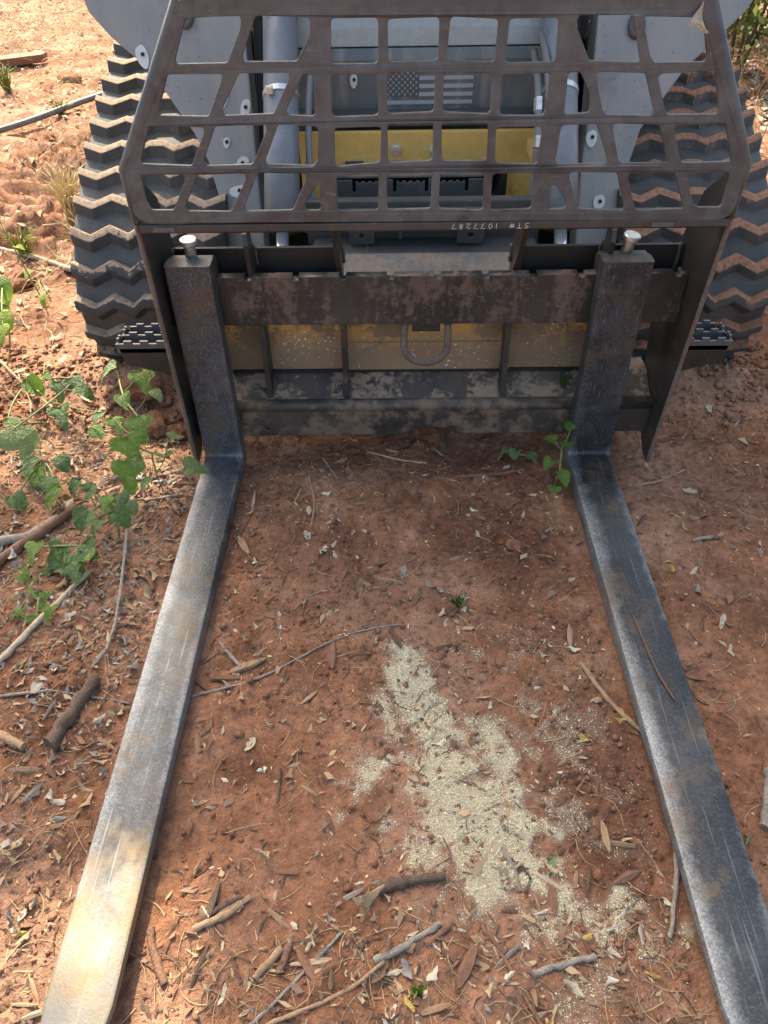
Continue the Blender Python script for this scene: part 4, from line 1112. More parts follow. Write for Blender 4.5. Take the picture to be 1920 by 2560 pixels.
stick([(-.372,.40),(-.355,.363),(-.335,.330)], .0062, 'reddish', 'red-brown stick along the inner edge of the pale fork tip')
stick([(-.308,.400),(-.273,.416),(-.237,.436)], .0058, 'tan', 'tan split stick beside a dark one near the pale fork tip')
stick([(-.300,.412),(-.262,.436),(-.240,.447)], .0050, 'dark', 'dark stick beside the tan one near the pale fork tip')
stick([(-.214,1.425),(-.195,1.338),(-.195,1.257)], .0032, 'tan', 'thin upright-lying tan twig by the cream leaves below the frame', .0026)
stick([(.65,.66),(.635,.636),(.603,.556)], .0085, 'grey', 'grey stick at the picture edge outside the dark fork')
stick([(-.95,1.04),(-.892,1.101),(-.841,1.186),(-.765,1.310)], .015, 'reddish', 'broad rotten split log among the vines', .010, 'log', sides=10)
stick([(-.99,1.16),(-.916,1.187),(-.836,1.215),(-.79,1.275)], .017, 'grey', 'weathered grey broken log beside the split one', .010, 'log', sides=10)
stick([(-.713,1.436),(-.615,1.446),(-.522,1.511)], .0034, 'grey', 'thin crooked twig ending at the frame among the vines', .002)
stick([(-.66,1.36),(-.60,1.372),(-.53,1.40)], .0030, 'pale', 'thin whitish twig lying across the sunlit patch')
stick([(.125,.408),(.146,.376),(.163,.346)], .0045, 'reddish', 'curved red-brown stick by the small grain patch', .003)
stick([(-.206,.336),(-.170,.375)], .0055, 'tan', 'short tan stick between the fork tips')
stick([(-.170,.342),(-.160,.382)], .0058, 'reddish', 'short upright-lying brown stick next to the tan one')
stick([(-.722,.716),(-.66,.69)], .0080, 'tan', 'shredded tan stick end outside the pale-tipped fork')
stick([(-.402,1.169),(-.363,1.259),(-.335,1.373)], .0022, 'reddish', 'fine curved twig at the inner edge of the pale-tipped fork')
stick([(.146,1.421),(.240,1.438),(.324,1.465)], .0045, 'reddish', 'red-brown stick below the frame towards the dark fork', .003)
stick([(-.144,1.424),(-.184,1.507)], .0026, 'grey', 'short thin twig under the middle of the frame')
stick([(-.065,1.554),(.02,1.515),(.08,1.50)], .0022, 'pale', 'thin pale twig under the lower rail')
stick([(.165,.335),(.200,.275)], .0026, 'reddish', 'thin reddish twig at the bottom edge between the forks')
stick([(-.20,.27),(-.173,.282),(-.078,.317),(-.020,.358)], .0030, 'tan', 'tan twig through the litter at the bottom edge')
stick([(.678,1.221),(.752,1.235)], .0042, 'grey', 'short grey stick outside the dark fork')
stick([(.58,1.42),(.66,1.44),(.74,1.49)], .0028, 'tan', 'thin twig below the grip step outside the dark fork')
stick([(-1.60,2.80),(-1.50,2.78),(-1.363,2.727),(-1.188,2.623)], .010, 'pale', 'whitish dead branch in the sun beside the track')
stick([(-1.25,2.02),(-1.05,1.80),(-.90,1.66),(-.82,1.58)], .0045, 'tan', 'long thin dead stem slanting through the vines', .003, lift=.03)
stick([(-.205,.662),(-.203,.598)], .0030, 'dark', 'short dark twig between the forks')
stick([(-.357,.935),(-.307,.878)], .0038, 'grey', 'short grey twig beside the pale-tipped fork')
stick([(-.62,1.245),(-.60,1.14),(-.575,.99),(-.572,.90)], .0045, 'grey', 'dead stem bent down from the vine clump', .003, lift=.012)
stick([(-.60,1.15),(-.54,1.10),(-.528,1.075)], .0045, 'reddish', 'crooked root lying near the pale-tipped fork')
# twig lying on the dark fork
P = [(.478, .975, .0475), (.484, .90, .0475), (.492, .83, .0480), (.507, .775, .0470)]
o = MB().tube(catmull(P, 5), [.0016] * 16, 6).build('stick', WOOD['reddish'], None, smooth=True); tag(o, 'thin reddish twig lying on top of the dark fork', 'stick', 'sticks and twigs on the ground')

# big clods and the stone
def rock(x, y, s, mat, name, label, cat, sq=.7, group=None):
    rr = random.Random(int(x * 991 + y * 77)); bm = bmesh.new(); bmesh.ops.create_icosphere(bm, subdivisions=3, radius=1)
    ph = [rr.uniform(0, 6) for _ in range(6)]
    for v in bm.verts:
        p = v.co; k = 1 + .22 * math.sin(p.x * 3 + ph[0]) * math.sin(p.y * 3.3 + ph[1]) + .12 * math.sin(p.z * 6 + ph[2]) * math.sin(p.x * 7 + ph[3]) + rr.uniform(-.035, .035)
        v.co = Vector((p.x * s * k * 1.15, p.y * s * k, p.z * s * k * sq))
    me = bpy.data.meshes.new(name); bm.to_mesh(me); bm.free(); me.materials.append(mat)
    o = put(name, me); o.location = (x, y, ghs(x, y) + s * sq * .35); o.rotation_euler = (0, 0, rr.uniform(0, 6))
    tag(o, label, cat, group)
rock(.107, 1.026, .021, M['clay'], 'stone', 'reddish stone beside the little green tuft between the forks', 'stone')
rock(-.56, 1.74, .045, M['clay'], 'dirt_clod', 'rounded clod of earth below the grip step', 'clod')
rock(-.66, 1.66, .04, M['clay'], 'dirt_clod', 'large clod of earth behind the tallest vine', 'clod')
rock(-.71, 1.78, .05, M['clay'], 'dirt_clod', 'sunlit clod of earth against the dusty track', 'clod')
rock(-.60, 1.64, .03, M['clay'], 'dirt_clod', 'small clod of earth between the vine and the frame', 'clod')
rock(.27, 1.20, .017, M['clay'], 'dirt_clod', 'flat clod of earth between the forks near the dark one', 'clod')
for (x, y, s, w) in [(-1.9, 4.3, .06, 'just in front of the grey pipe'), (-2.15, 5.6, .07, 'beyond the grey pipe'), (-1.35, 2.55, .05, 'beside the whitish dead branch'), (-1.75, 3.0, .05, 'among the tread marks')]:
    rock(x, y, s, M['clay'], 'dirt_clod', 'sunlit clod of earth ' + w, 'clod', group='clods in the tread-marked soil')

# fine litter nobody could count
def fine_clods():
    n = 9500; bm = bmesh.new(); bmesh.ops.create_icosphere(bm, subdivisions=1, radius=1); bv = np.array([v.co[:] for v in bm.verts]); bf = np.array([[v.index for v in f.verts] for f in bm.faces]); bm.free()
    x = rng.uniform(-1.3, 1.2, n * 3); y = rng.uniform(.25, 2.1, n * 3)
    pr = .35 + 1.2 * sstep(.0, .22, fbm(x, y, 4.0, 2, 400)) + 1.6 * np.exp(-((x - .36) / .09) ** 2 - ((y - .60) / .18) ** 2) + 1.0 * np.exp(-((x + .34) / .05) ** 2) * (y > .9) + 1.8 * np.exp(-((y - 1.80) / .14) ** 2) * (np.abs(x) > .45)
    keep = (rng.random(n * 3) < pr * .45) & ~((x > -.495) & (x < -.38) & (y < 1.56)) & ~((x > .43) & (x < .553) & (y < 1.56))
    x, y = x[keep][:n], y[keep][:n]; n = len(x)
    s = rng.gamma(1.3, .0013, n) + .0011; s = np.minimum(s, .011)
    s = s * np.where((y > 1.65) & (np.abs(x) > .4), 1.8, 1.0)
    z = gz(x, y) + s * .3
    k = bv[None] * (s[:, None, None] * rng.uniform(.5, 1.35, (n, len(bv), 1)) * np.array([1, 1, .75])) + np.stack([x, y, z], -1)[:, None]
    f = bf[None] + (np.arange(n) * len(bv))[:, None, None]
    o = put('loose_soil_crumbs', mesh_np('loose_soil_crumbs', k.reshape(-1, 3), f.reshape(-1, 3), M['clay']))
    tag(o, 'loose crumbs of red soil over the ground', 'soil crumbs', kind='stuff')
fine_clods()
def grains():
    n = 210000; x = rng.uniform(-.1, .48, n); y = rng.uniform(.27, .98, n)
    d = grain_density(x, y); keep = (rng.random(n) < d * d * .95 + d * .10) & ~((x > .43))
    x, y = x[keep], y[keep]; n = len(x)
    s = .0004 + rng.gamma(2.0, .00022, n); z = gz(x, y) + .0004 + rng.random(n) * (.0008 + .0022 * grain_density(x, y) ** 2)
    tet = np.array([(1, 0, -.5), (-.5, .87, -.5), (-.5, -.87, -.5), (0, 0, .7)]); a = rng.uniform(0, 6.28, n); st = rng.uniform(.8, 1.8, n)
    vx = (tet[None, :, 0] * np.cos(a)[:, None] - tet[None, :, 1] * np.sin(a)[:, None] * st[:, None]) * s[:, None]
    vy = (tet[None, :, 0] * np.sin(a)[:, None] + tet[None, :, 1] * np.cos(a)[:, None] * st[:, None]) * s[:, None]
    v = np.stack([vx + x[:, None], vy + y[:, None], tet[None, :, 2] * s[:, None] + z[:, None]], -1).reshape(-1, 3)
    f = (np.array([(0, 1, 2), (0, 3, 1), (1, 3, 2), (2, 3, 0)])[None] + (np.arange(n) * 4)[:, None, None]).reshape(-1, 3)
    o = put('spilled_grain', mesh_np('spilled_grain', v, f, M['grain']))
    tag(o, 'pale yellow grain spilled on the dirt between the forks', 'grain', kind='stuff')
grains()
def fibres(name, n, mat, label, box, lens, rad, seed, dens, lift=.0, cat='straw', rise=0.0):
    rr = random.Random(seed); mb = MB(); c = 0
    while c < n:
        x = rr.uniform(box[0], box[1]); y = rr.uniform(box[2], box[3])
        if not free(x, y) or rr.random() > dens(x, y): continue
        c += 1; a = rr.uniform(0, 6.28); L = rr.uniform(*lens); k = rr.uniform(-2.5, 2.5) * .5; m = 5; px, py = x, y; pts = []
        up = rr.uniform(0, rise)
        for i in range(m):
            t = i / (m - 1)
            pts.append((px, py, ghs(px, py) + rad + lift * rr.random() + up * L * math.sin(t * 2.4)))
            px += math.cos(a) * L / m; py += math.sin(a) * L / m; a += k / m * 2
        mb.tube(pts, [rad, rad, rad, rad * .8, rad * .5], 3, False)
    o = mb.build(name, mat); tag(o, label, cat, kind='stuff')
fibres('fine_twigs', 1150, M['straw'], 'fine dry twigs and root hairs strewn over the dirt', (-1.0, .95, .27, 1.7), (.02, .11), .0007, 21, lambda x, y: .9 if x < -.5 or y < .42 else .16, .003, 'twigs')
fibres('dark_twigs', 650, WOOD['dark'], 'dark fine twigs and bark shreds strewn over the dirt', (-1.0, .95, .27, 1.7), (.015, .06), .0012, 23, lambda x, y: .9 if x < -.5 or y < .42 else .28, .002, 'twigs')
fibres('dry_grass', 3000, M['straw_pale'], 'bleached dry grass and straw in the sun beside the track', (-3.9, -.80, 1.6, 9.0), (.05, .22), .0016, 25, lambda x, y: .9 if fbm(np.array(x), np.array(y), 1.7, 2, 500) > -.05 else .2, .02, 'dry grass', .5)
fibres('dry_grass_by_wood', 700, M['straw'], 'brown dry stalks at the edge of the wood beyond the muddy track', (1.15, 3.6, 2.3, 7.0), (.08, .4), .003, 27, lambda x, y: .9, .05, 'dry grass', .8)
def leaf_bits():
    n = 6000; rr = rng; x = rr.uniform(-1.05, 1.0, n * 3); y = rr.uniform(.27, 1.7, n * 3)
    d = np.where(x < -.5, .75, .16) + np.where((y < .43) & (x > -.37), .55, 0) + np.where(y > 1.25, .1, 0)
    keep = (rr.random(n * 3) < d) & ~((x > -.50) & (x < -.375) & (y < 1.56)) & ~((x > .425) & (x < .558) & (y < 1.56))
    x, y = x[keep][:n], y[keep][:n]; n = len(x)
    for name, mat, sl in (('brown_leaf_crumbs', DRY['brown'], slice(0, None, 3)), ('tan_leaf_crumbs', DRY['tan'], slice(1, None, 3)), ('bark_crumbs', WOOD['reddish'], slice(2, None, 3))):
        X, Y = x[sl], y[sl]; m = len(X); s = .0018 + rr.gamma(1.5, .0016, m); a = rr.uniform(0, 6.28, m); el = rr.uniform(.22, .75, m)
        q = np.array([(-1.3, -.1), (.1, -.8), (1.3, .1), (-.2, .8)])[None] + rr.uniform(-.55, .55, (m, 4, 2)); ux = q[:, :, 0] * s[:, None]; uy = q[:, :, 1] * (s * el)[:, None]
        vx = X[:, None] + ux * np.cos(a)[:, None] - uy * np.sin(a)[:, None]; vy = Y[:, None] + ux * np.sin(a)[:, None] + uy * np.cos(a)[:, None]
        vz = gz(vx, vy) + .0015 + rr.random((m, 4)) * s[:, None] * .7
        v = np.stack([vx, vy, vz], -1).reshape(-1, 3); f = (np.arange(4)[None] + (np.arange(m) * 4)[:, None])
        tag(put(name, mesh_np(name, v, f, mat)), name.replace('_', ' ') + ' strewn thinly over the dirt', 'leaf crumbs', kind='stuff')
leaf_bits()
def pale_grit():
    n = 9000; x = rng.uniform(-1.0, 1.0, n); y = rng.uniform(.26, 1.75, n)
    keep = (rng.random(n) < .35 + .65 * sstep(-.1, .2, fbm(x, y, 5, 3, 700))) & ~((x > -.497) & (x < -.379) & (y < 1.56)) & ~((x > .43) & (x < .553) & (y < 1.56))
    x, y = x[keep], y[keep]; m = len(x); s = .0007 + rng.gamma(1.4, .0006, m); a = rng.uniform(0, 6.28, m); el = rng.uniform(.25, 1, m)
    for name, mat, sl, lab in (('pale_grit', M['straw_pale'], slice(0, None, 2), 'tiny pale chaff specks peppered over the red dirt'), ('dark_grit', WOOD['dark'], slice(1, None, 2), 'tiny dark bark specks peppered over the red dirt')):
        X, Y, A, S_, E_ = x[sl], y[sl], a[sl], s[sl], el[sl]; k = len(X)
        q = np.array([(-1.2, -.1), (.1, -.8), (1.2, .1), (-.2, .8)])[None] + rng.uniform(-.5, .5, (k, 4, 2)); ux = q[:, :, 0] * S_[:, None]; uy = q[:, :, 1] * (S_ * E_)[:, None]
        vx = X[:, None] + ux * np.cos(A)[:, None] - uy * np.sin(A)[:, None]; vy = Y[:, None] + ux * np.sin(A)[:, None] + uy * np.cos(A)[:, None]
        v = np.stack([vx, vy, gz(X, Y)[:, None] + .0012 + rng.random((k, 4)) * S_[:, None] * .8], -1).reshape(-1, 3)
        tag(put(name, mesh_np(name, v, np.arange(4)[None] + (np.arange(k) * 4)[:, None], mat)), lab, 'grit', kind='stuff')
pale_grit()
def vine_litter():
    protos = []
    for k in range(11):
        mb = dry_leaf_mesh(k); protos.append((np.array(mb.v), np.array(mb.f)))
    for name, mat, n, seed, lab in (('dead_leaf_litter', DRY['tan'], 420, 5, 'tan dead leaves lying thick under the vines'), ('grey_leaf_litter', DRY['grey'], 330, 6, 'grey-brown dead leaves lying thick under the vines'), ('brown_leaf_litter', DRY['brown'], 420, 8, 'brown dead leaves lying thick under the vines')):
        r2 = np.random.default_rng(seed); vs = []; fs = []; o = 0; c = 0
        while c < n:
            x, y = r2.uniform(-1.05, -.51), r2.uniform(.5, 1.62)
            w = .35 + .9 * math.exp(-((x + .60) / .10) ** 2 - ((y - .98) / .16) ** 2) + .9 * math.exp(-((x + .62) / .12) ** 2 - ((y - 1.47) / .12) ** 2)
            if r2.random() > w * .8: continue
            c += 1; v, f = protos[r2.integers(0, 11)]; s = r2.choice((.013, .017, .022, .028)) * r2.uniform(.8, 1.2)
            e = Euler((r2.uniform(-.7, .7), r2.uniform(-.7, .7), r2.uniform(0, 6.28))).to_matrix(); m = np.array(e)
            vs.append((v * np.array([s * r2.uniform(.6, 1.1), s, s])) @ m.T + np.array([x, y, ghs(x, y) - .001])); fs.append(f + o); o += len(v)
        ob = put(name, mesh_np(name, np.vstack(vs), np.vstack(fs), mat, True)); tag(ob, lab, 'leaf litter', kind='stuff')
vine_litter()
def drift_litter():
    protos = [(np.array(m.v), np.array(m.f)) for m in (dry_leaf_mesh(k) for k in range(11))]
    def w(x, y):
        return .12 + math.exp(-((x - .02) / .16) ** 2 - ((y - .335) / .05) ** 2) + .9 * math.exp(-((x - .32) / .06) ** 2 - ((y - .385) / .035) ** 2) + .8 * math.exp(-((x + .16) / .04) ** 2 - ((y - 1.22) / .07) ** 2) + .8 * math.exp(-((x + .32) / .05) ** 2 - ((y - .86) / .05) ** 2) + .5 * math.exp(-((x - .30) / .06) ** 2 - ((y - .93) / .04) ** 2)
    for name, mat, n, seed, lab in (('cream_leaf_drifts', DRY['cream'], 130, 15, 'drifts of small cream dead leaves between the forks'), ('tan_leaf_drifts', DRY['tan'], 190, 16, 'drifts of small tan dead leaves between the forks'), ('brown_leaf_drifts', DRY['brown'], 240, 18, 'drifts of small brown dead leaves between the forks'), ('bark_drifts', WOOD['reddish'], 220, 19, 'drifts of small reddish bark flakes between the forks')):
        r2 = np.random.default_rng(seed); vs = []; fs = []; o = 0; c = 0
        while c < n:
            x, y = r2.uniform(-.36, .42), r2.uniform(.27, 1.5)
            if r2.random() > w(x, y): continue
            c += 1; v, f = protos[r2.integers(0, 11)]; s = r2.choice((.009, .012, .016, .021)) * r2.uniform(.8, 1.25); wd = .35 if 'bark' in name else r2.uniform(.6, 1.1)
            m = np.array(Euler((r2.uniform(-.7, .7), r2.uniform(-.7, .7), r2.uniform(0, 6.28))).to_matrix())
            vs.append((v * np.array([s * wd, s, s])) @ m.T + np.array([x, y, ghs(x, y) - .001])); fs.append(f + o); o += len(v)
        tag(put(name, mesh_np(name, np.vstack(vs), np.vstack(fs), mat, True)), lab, 'leaf litter', kind='stuff')
drift_litter()
def sun_litter():
    n = 9000; x = rng.uniform(-4.2, -.75, n); y = rng.uniform(1.75, 9.5, n)
    x2 = rng.uniform(1.2, 3.6, 3000); y2 = rng.uniform(2.4, 7.5, 3000)
    for name, X, Y, mat, lab, sz in (('sunlit_litter', x, y, DRY['tan'], 'bleached leaf litter on the sunlit soil beside the dusty track', (.006, .022)), ('woodland_litter', x2, y2, DRY['grey'], 'grey leaf litter on the ground beside the muddy track', (.015, .045))):
        m = len(X); s = rng.uniform(*sz, m); a = rng.uniform(0, 6.28, m); el = rng.uniform(.3, .8, m)
        q = np.array([(-1, -.2), (.2, -.8), (1, .2), (-.3, .8)])[None] + rng.uniform(-.5, .5, (m, 4, 2)); ux = q[:, :, 0] * s[:, None]; uy = q[:, :, 1] * (s * el)[:, None]
        vx = X[:, None] + ux * np.cos(a)[:, None] - uy * np.sin(a)[:, None]; vy = Y[:, None] + ux * np.sin(a)[:, None] + uy * np.cos(a)[:, None]
        vz = gz(vx, vy) + .003 + rng.random((m, 4)) * s[:, None] * .9
        v = np.stack([vx, vy, vz], -1).reshape(-1, 3); f = (np.arange(4)[None] + (np.arange(m) * 4)[:, None])
        tag(put(name, mesh_np(name, v, f, mat)), lab, 'leaf litter', kind='stuff')
sun_litter()

# ------------------------------------------------------------------ vines
LOBED = [(0, 0), (.24, -.09), (.44, -.03), (.52, .13), (.46, .29), (.30, .39), (.20, .50), (.21, .64), (.20, .80), (.10, .95), (0, 1.0)]
HEART = [(0, 0), (.22, -.10), (.42, .02), (.47, .20), (.42, .40), (.31, .62), (.18, .82), (.06, .96), (0, 1.0)]
ROUND = [(0, 0), (.25, -.05), (.45, .10), (.50, .32), (.45, .55), (.32, .78), (.15, .93), (0, .97)]
def vine_leaf_mesh(shape, mat, fold, droop, seed):
    rr = random.Random(seed); n = len(shape); vs = []
    for (w, t) in shape:
        tt = max(0, min(1, t))
        for s in (-1, -.55, 0, .55, 1):
            x = w * s; y = t if abs(s) > .9 else t + (tt - t) * .5
            if s == 0: y = tt
            z = fold * abs(x) - droop * tt * tt * .5 + (.05 * math.sin(8 * tt + 4 * s + seed)) * (abs(s))
            vs.append((x, y, z))
    fs = [(i * 5 + j, i * 5 + j + 1, (i + 1) * 5 + j + 1, (i + 1) * 5 + j) for i in range(n - 1) for j in range(4)]
    me = bpy.data.meshes.new('leaf'); me.from_pydata(vs, [], fs)
    bm = bmesh.new(); bm.from_mesh(me); bmesh.ops.remove_doubles(bm, verts=bm.verts, dist=1e-4); bmesh.ops.dissolve_degenerate(bm, edges=bm.edges, dist=1e-4); bmesh.ops.recalc_face_normals(bm, faces=bm.faces); bm.to_mesh(me); bm.free()
    me.shade_smooth(); me.materials.append(mat); return me
VL = {}
for key, sh in (('lobed', LOBED), ('heart', HEART), ('round', ROUND)):
    for mk in ('vine', 'vine_dark', 'vine_pale', 'vine_yellow'):
        VL[key, mk] = [vine_leaf_mesh(sh, M[mk], rnd_f, rnd_d, i) for i, (rnd_f, rnd_d) in enumerate(((.35, .5), (.15, 1.0), (.6, .3), (-.2, .7), (.45, .9)))]
def vine(name, label, base, leaves, stem_mat='stem', group='leafy vines and sprouts'):
    """leaves: (x, y, z, size, yaw, tilt, shape, material)"""
    bx, by = base; bz = ghs(bx, by)
    root = thing(name, (bx, by, bz), label, 'plant', group)
    mb = MB(); cen = Vector((sum(l[0] for l in leaves) / len(leaves), sum(l[1] for l in leaves) / len(leaves), sum(l[2] for l in leaves) / len(leaves) * .7))
    b = Vector((bx, by, bz - .01)); order = sorted(leaves, key=lambda l: (Vector(l[:3]) - b).length)
    main = [b, b.lerp(cen, .5) + Vector((.01, 0, .02))] + [Vector(l[:3]) - Vector((0, 0, .012)) for l in order[::3]]
    mb.tube(catmull(main, 5), .0024, 5)
    mp = catmull(main, 5)
    for l in leaves:
        p = Vector(l[:3]); q = min(mp, key=lambda m: (m - p).length + (.03 if m.z > p.z else 0))
        mid = (p + q) / 2 + Vector((0, 0, -.006)); mb.tube(catmull([q, mid, p], 4), .0015, 4)
    mb.build('stem', M[stem_mat], root, smooth=True)
    for l in leaves:
        x, y, z, s, yaw, tilt, sh, mk = l; s *= random.uniform(.68, .92)
        o = bpy.data.objects.new('leaf', random.choice(VL[sh, mk])); COL.objects.link(o); o.parent = root
        o.matrix_parent_inverse = Matrix.Translation((bx, by, bz)).inverted()
        o.matrix_basis = Matrix.Translation((x, y, z)) @ Euler((tilt, random.uniform(-.3, .3), yaw), 'XYZ').to_matrix().to_4x4() @ Matrix.Scale(s, 4)
    return root
def auto(pts, z, size, shapes, mats, face=math.pi, spread=1.0, tilt=(-.55, -.1), zj=.03):
    out = []
    for i, (x, y) in enumerate(pts):
        out.append((x, y, z + random.uniform(-zj, zj), size * random.uniform(.75, 1.2), face + random.uniform(-spread, spread), random.uniform(*tilt), random.choice(shapes), random.choice(mats)))
    return out
# leaf yaw: 0 points away from the viewer, pi towards
v1 = [(-.715, 1.660, .215, .060, 1.9, -.2, 'heart', 'vine_pale'), (-.632, 1.600, .24, .090, 3.7, -.35, 'lobed', 'vine'), (-.600, 1.53, .22, .055, 4.3, -.2, 'round', 'vine_pale'), (-.672, 1.555, .20, .062, 3.4, -.5, 'heart', 'vine'),
      (-.690, 1.50, .17, .066, 3.9, -.35, 'lobed', 'vine'), (-.618, 1.475, .19, .085, 3.4, -.35, 'lobed', 'vine'), (-.640, 1.430, .16, .100, 3.5, -.55, 'lobed', 'vine'), (-.628, 1.365, .14, .105, 3.3, -.75, 'lobed', 'vine'),
      (-.548, 1.455, .15, .062, 5.3, -.2, 'heart', 'vine_pale'), (-.545, 1.415, .12, .055, 1.2, -.2, 'heart', 'vine_pale'), (-.500, 1.375, .11, .066, 4.9, -.15, 'heart', 'vine_pale'), (-.575, 1.35, .10, .055, 2.3, -.3, 'round', 'vine_pale'), (-.745, 1.49, .15, .045, 3.9, -.2, 'round', 'vine')]
vine('vine_plant', 'tallest vine with large mottled lobed leaves beside the fork frame', (-.610, 1.47), v1)
vine('vine_plant', 'dark-leaved vine clump standing just below the sunlit patch', (-.640, 1.225), auto([(-.713,1.307),(-.686,1.297),(-.651,1.259),(-.657,1.205),(-.640,1.307),(-.632,1.227),(-.697,1.251),(-.615,1.275),(-.672,1.28)], .10, .056, ['lobed', 'round'], ['vine_dark', 'vine_dark', 'vine'], 3.3, 1.3))
vine('vine_plant', 'dark mottled vine sprawling over the split log', (-.682, 1.109), auto([(-.780,1.150),(-.734,1.160),(-.700,1.130),(-.677,1.152),(-.687,1.080),(-.650,1.105),(-.72,1.11)], .075, .068, ['lobed'], ['vine_dark', 'vine_dark', 'vine'], 2.6, 1.4))
vine('vine_plant', 'low vine of small bright lobed leaves beside the long bare stick', (-.739, 1.004), auto([(-.819,1.116),(-.800,1.082),(-.767,1.089),(-.790,1.023),(-.744,1.040),(-.744,.980),(-.778,.985),(-.708,.992),(-.765,1.045)], .055, .046, ['lobed'], ['vine', 'vine', 'vine_dark'], 3.0, 1.8, zj=.015))
vine('vine_plant', 'trailing vine of blue-green leaves reaching towards the dusty track', (-.945, 1.60), auto([(-.989,1.704),(-.892,1.691),(-.856,1.582),(-.816,1.624),(-.972,1.533),(-.910,1.473),(-.735,1.549),(-.948,1.726),(-.95,1.44),(-.99,1.48),(-.86,1.70)], .17, .066, ['lobed', 'heart', 'round'], ['vine_pale', 'vine_dark', 'vine'], 3.2, 1.6))
vine('vine_plant', 'backlit yellow-green leaves at the picture edge beside the track', (-1.18, 1.95), auto([(-1.105,1.967),(-1.05,1.85),(-1.0,1.72),(-1.02,1.77),(-1.08,1.93)], .30, .09, ['round', 'heart'], ['vine_yellow', 'vine_yellow', 'vine'], 3.2, .8, (-.9, -.4)))
vine('vine_plant', 'pale mottled vine lying low beside the weathered log', (-.848, 1.389), auto([(-.930,1.532),(-.873,1.437),(-.826,1.383),(-.914,1.332),(-.90,1.437),(-.827,1.436),(-.79,1.34),(-.77,1.39)], .085, .066, ['round', 'heart'], ['vine_pale', 'vine_dark', 'vine'], 3.2, 1.2))
v8 = [(.432, 1.497, .125, .045, .1, .5, 'heart', 'vine'), (.392, 1.470, .110, .040, .9, .2, 'heart', 'vine'), (.412, 1.470, .10, .042, 5.4, .1, 'heart', 'vine'), (.386, 1.44, .075, .048, 2.4, -.2, 'heart', 'vine'), (.400, 1.41, .06, .052, 3.6, -.4, 'heart', 'vine'), (.385, 1.38, .04, .042, 3.0, -.5, 'lobed', 'vine')]
vine('sprout', 'bright green sprout against the heel of the dark fork', (.398, 1.43), v8)
vine('sprout', 'small pale sprig lying below the lower rail', (.373, 1.53), [(.295, 1.545, .03, .042, 1.9, -.2, 'lobed', 'vine_pale'), (.317, 1.532, .035, .038, 2.6, -.1, 'round', 'vine_pale'), (.342, 1.518, .03, .040, 4.0, -.1, 'lobed', 'vine_pale'), (.36, 1.53, .03, .03, 2.2, -.1, 'round', 'vine_pale')], 'stem_dry')
vine('sprout', 'thin upright weed with tiny yellow-green leaves in the sun by the track', (-1.19, 2.40), [(-1.29, 2.44, .30, .035, 1.2, 0, 'heart', 'vine_yellow'), (-1.25, 2.40, .22, .04, 4.5, 0, 'heart', 'vine_yellow'), (-1.22, 2.38, .15, .04, 3.0, 0, 'heart', 'vine_yellow'), (-1.31, 2.47, .36, .03, 2.2, 0, 'heart', 'vine_yellow'), (-1.17, 2.30, .10, .045, 3.6, -.3, 'lobed', 'vine_yellow')])

def tuft(x, y, n, L, mat, label, z=None, name='grass_tuft', wid=.0016, sp=.6):
    bz = ghs(x, y) if z is None else z; mb = MB(); rr = random.Random(int(x * 1000 + y * 517))
    for i in range(n):
        a = rr.uniform(0, 6.28); l = L * rr.uniform(.6, 1.1); lean = rr.uniform(.15, sp); bx = x + rr.uniform(-1, 1) * L * .12; by = y + rr.uniform(-1, 1) * L * .12
        p = [(bx, by, bz - .003), (bx + math.cos(a) * l * lean * .4, by + math.sin(a) * l * lean * .4, bz + l * .55), (bx + math.cos(a) * l * lean, by + math.sin(a) * l * lean, bz + l * (1 - lean * .4))]
        mb.tube(catmull(p, 3), [wid, wid, wid * .9, wid * .9, wid * .7, wid * .5, wid * .3], 3, False)
    return tag(mb.build(name, mat), label, 'grass', 'small grass tufts')
tuft(.130, 1.035, 22, .04, M['vine_dark'], 'small dark green tuft beside the stone between the forks', sp=1.0)
tuft(.026, .318, 16, .035, M['vine'], 'tiny green seedling at the bottom edge between the forks')
tuft(.420, 1.600, 16, .055, M['vine_dark'], 'green grass tuft growing on the lower shelf behind the dark fork', z=.180, sp=1.0)
for (x, y, n, L, lab) in [(-2.45, 5.3, 60, .16, 'yellow-green weed clump at the far picture edge'), (-1.40, 2.75, 40, .14, 'sunlit weed tuft beside the whitish dead branch'), (-1.93, 4.75, 30, .12, 'weed tuft growing against the grey pipe'), (-1.62, 4.1, 18, .10, 'little weed in front of the grey pipe'), (-1.32, 3.1, 90, .22, 'dry yellowish grass clump against the dusty track'), (-1.15, 2.75, 70, .2, 'straw-coloured grass clump beside the front of the dusty track'), (-1.9, 7.2, 120, .2, 'pale grass patch beyond the grey pipe')]:
    tuft(x, y, n, L, M['weed'] if 'dry' not in lab and 'straw' not in lab else M['straw_pale'], lab, name='weed_tuft', wid=.0028, sp=.9)

# ------------------------------------------------------------------ pipe and board beyond the track
P = [(-2.75, 3.75), (-2.15, 4.40), (-1.772, 4.974), (-1.3, 5.7), (-.9, 6.3)]
pp = MB().tube(catmull([(x, y, ghs(x, y) + .035) for x, y in P], 6), .017, 12).build('ground_pipe', M['pipe'], None, smooth=True)
tag(pp, 'long grey pipe lying on the sunlit red soil', 'pipe')
bd = MB().prism([(-.30, -.035), (.24, -.045), (.30, .0), (.26, .04), (-.30, .05)], 'z', -.02, .02).build('wood_block', WOOD['reddish'], None, .006)
bd.location = (-2.72, 6.0, ghs(-2.72, 6.0) + .04); bd.rotation_euler = (.05, .03, .75); bd.scale = (1, 1.3, 1.3)
tag(bd, 'short board half buried in the sunlit soil beyond the pipe', 'board')

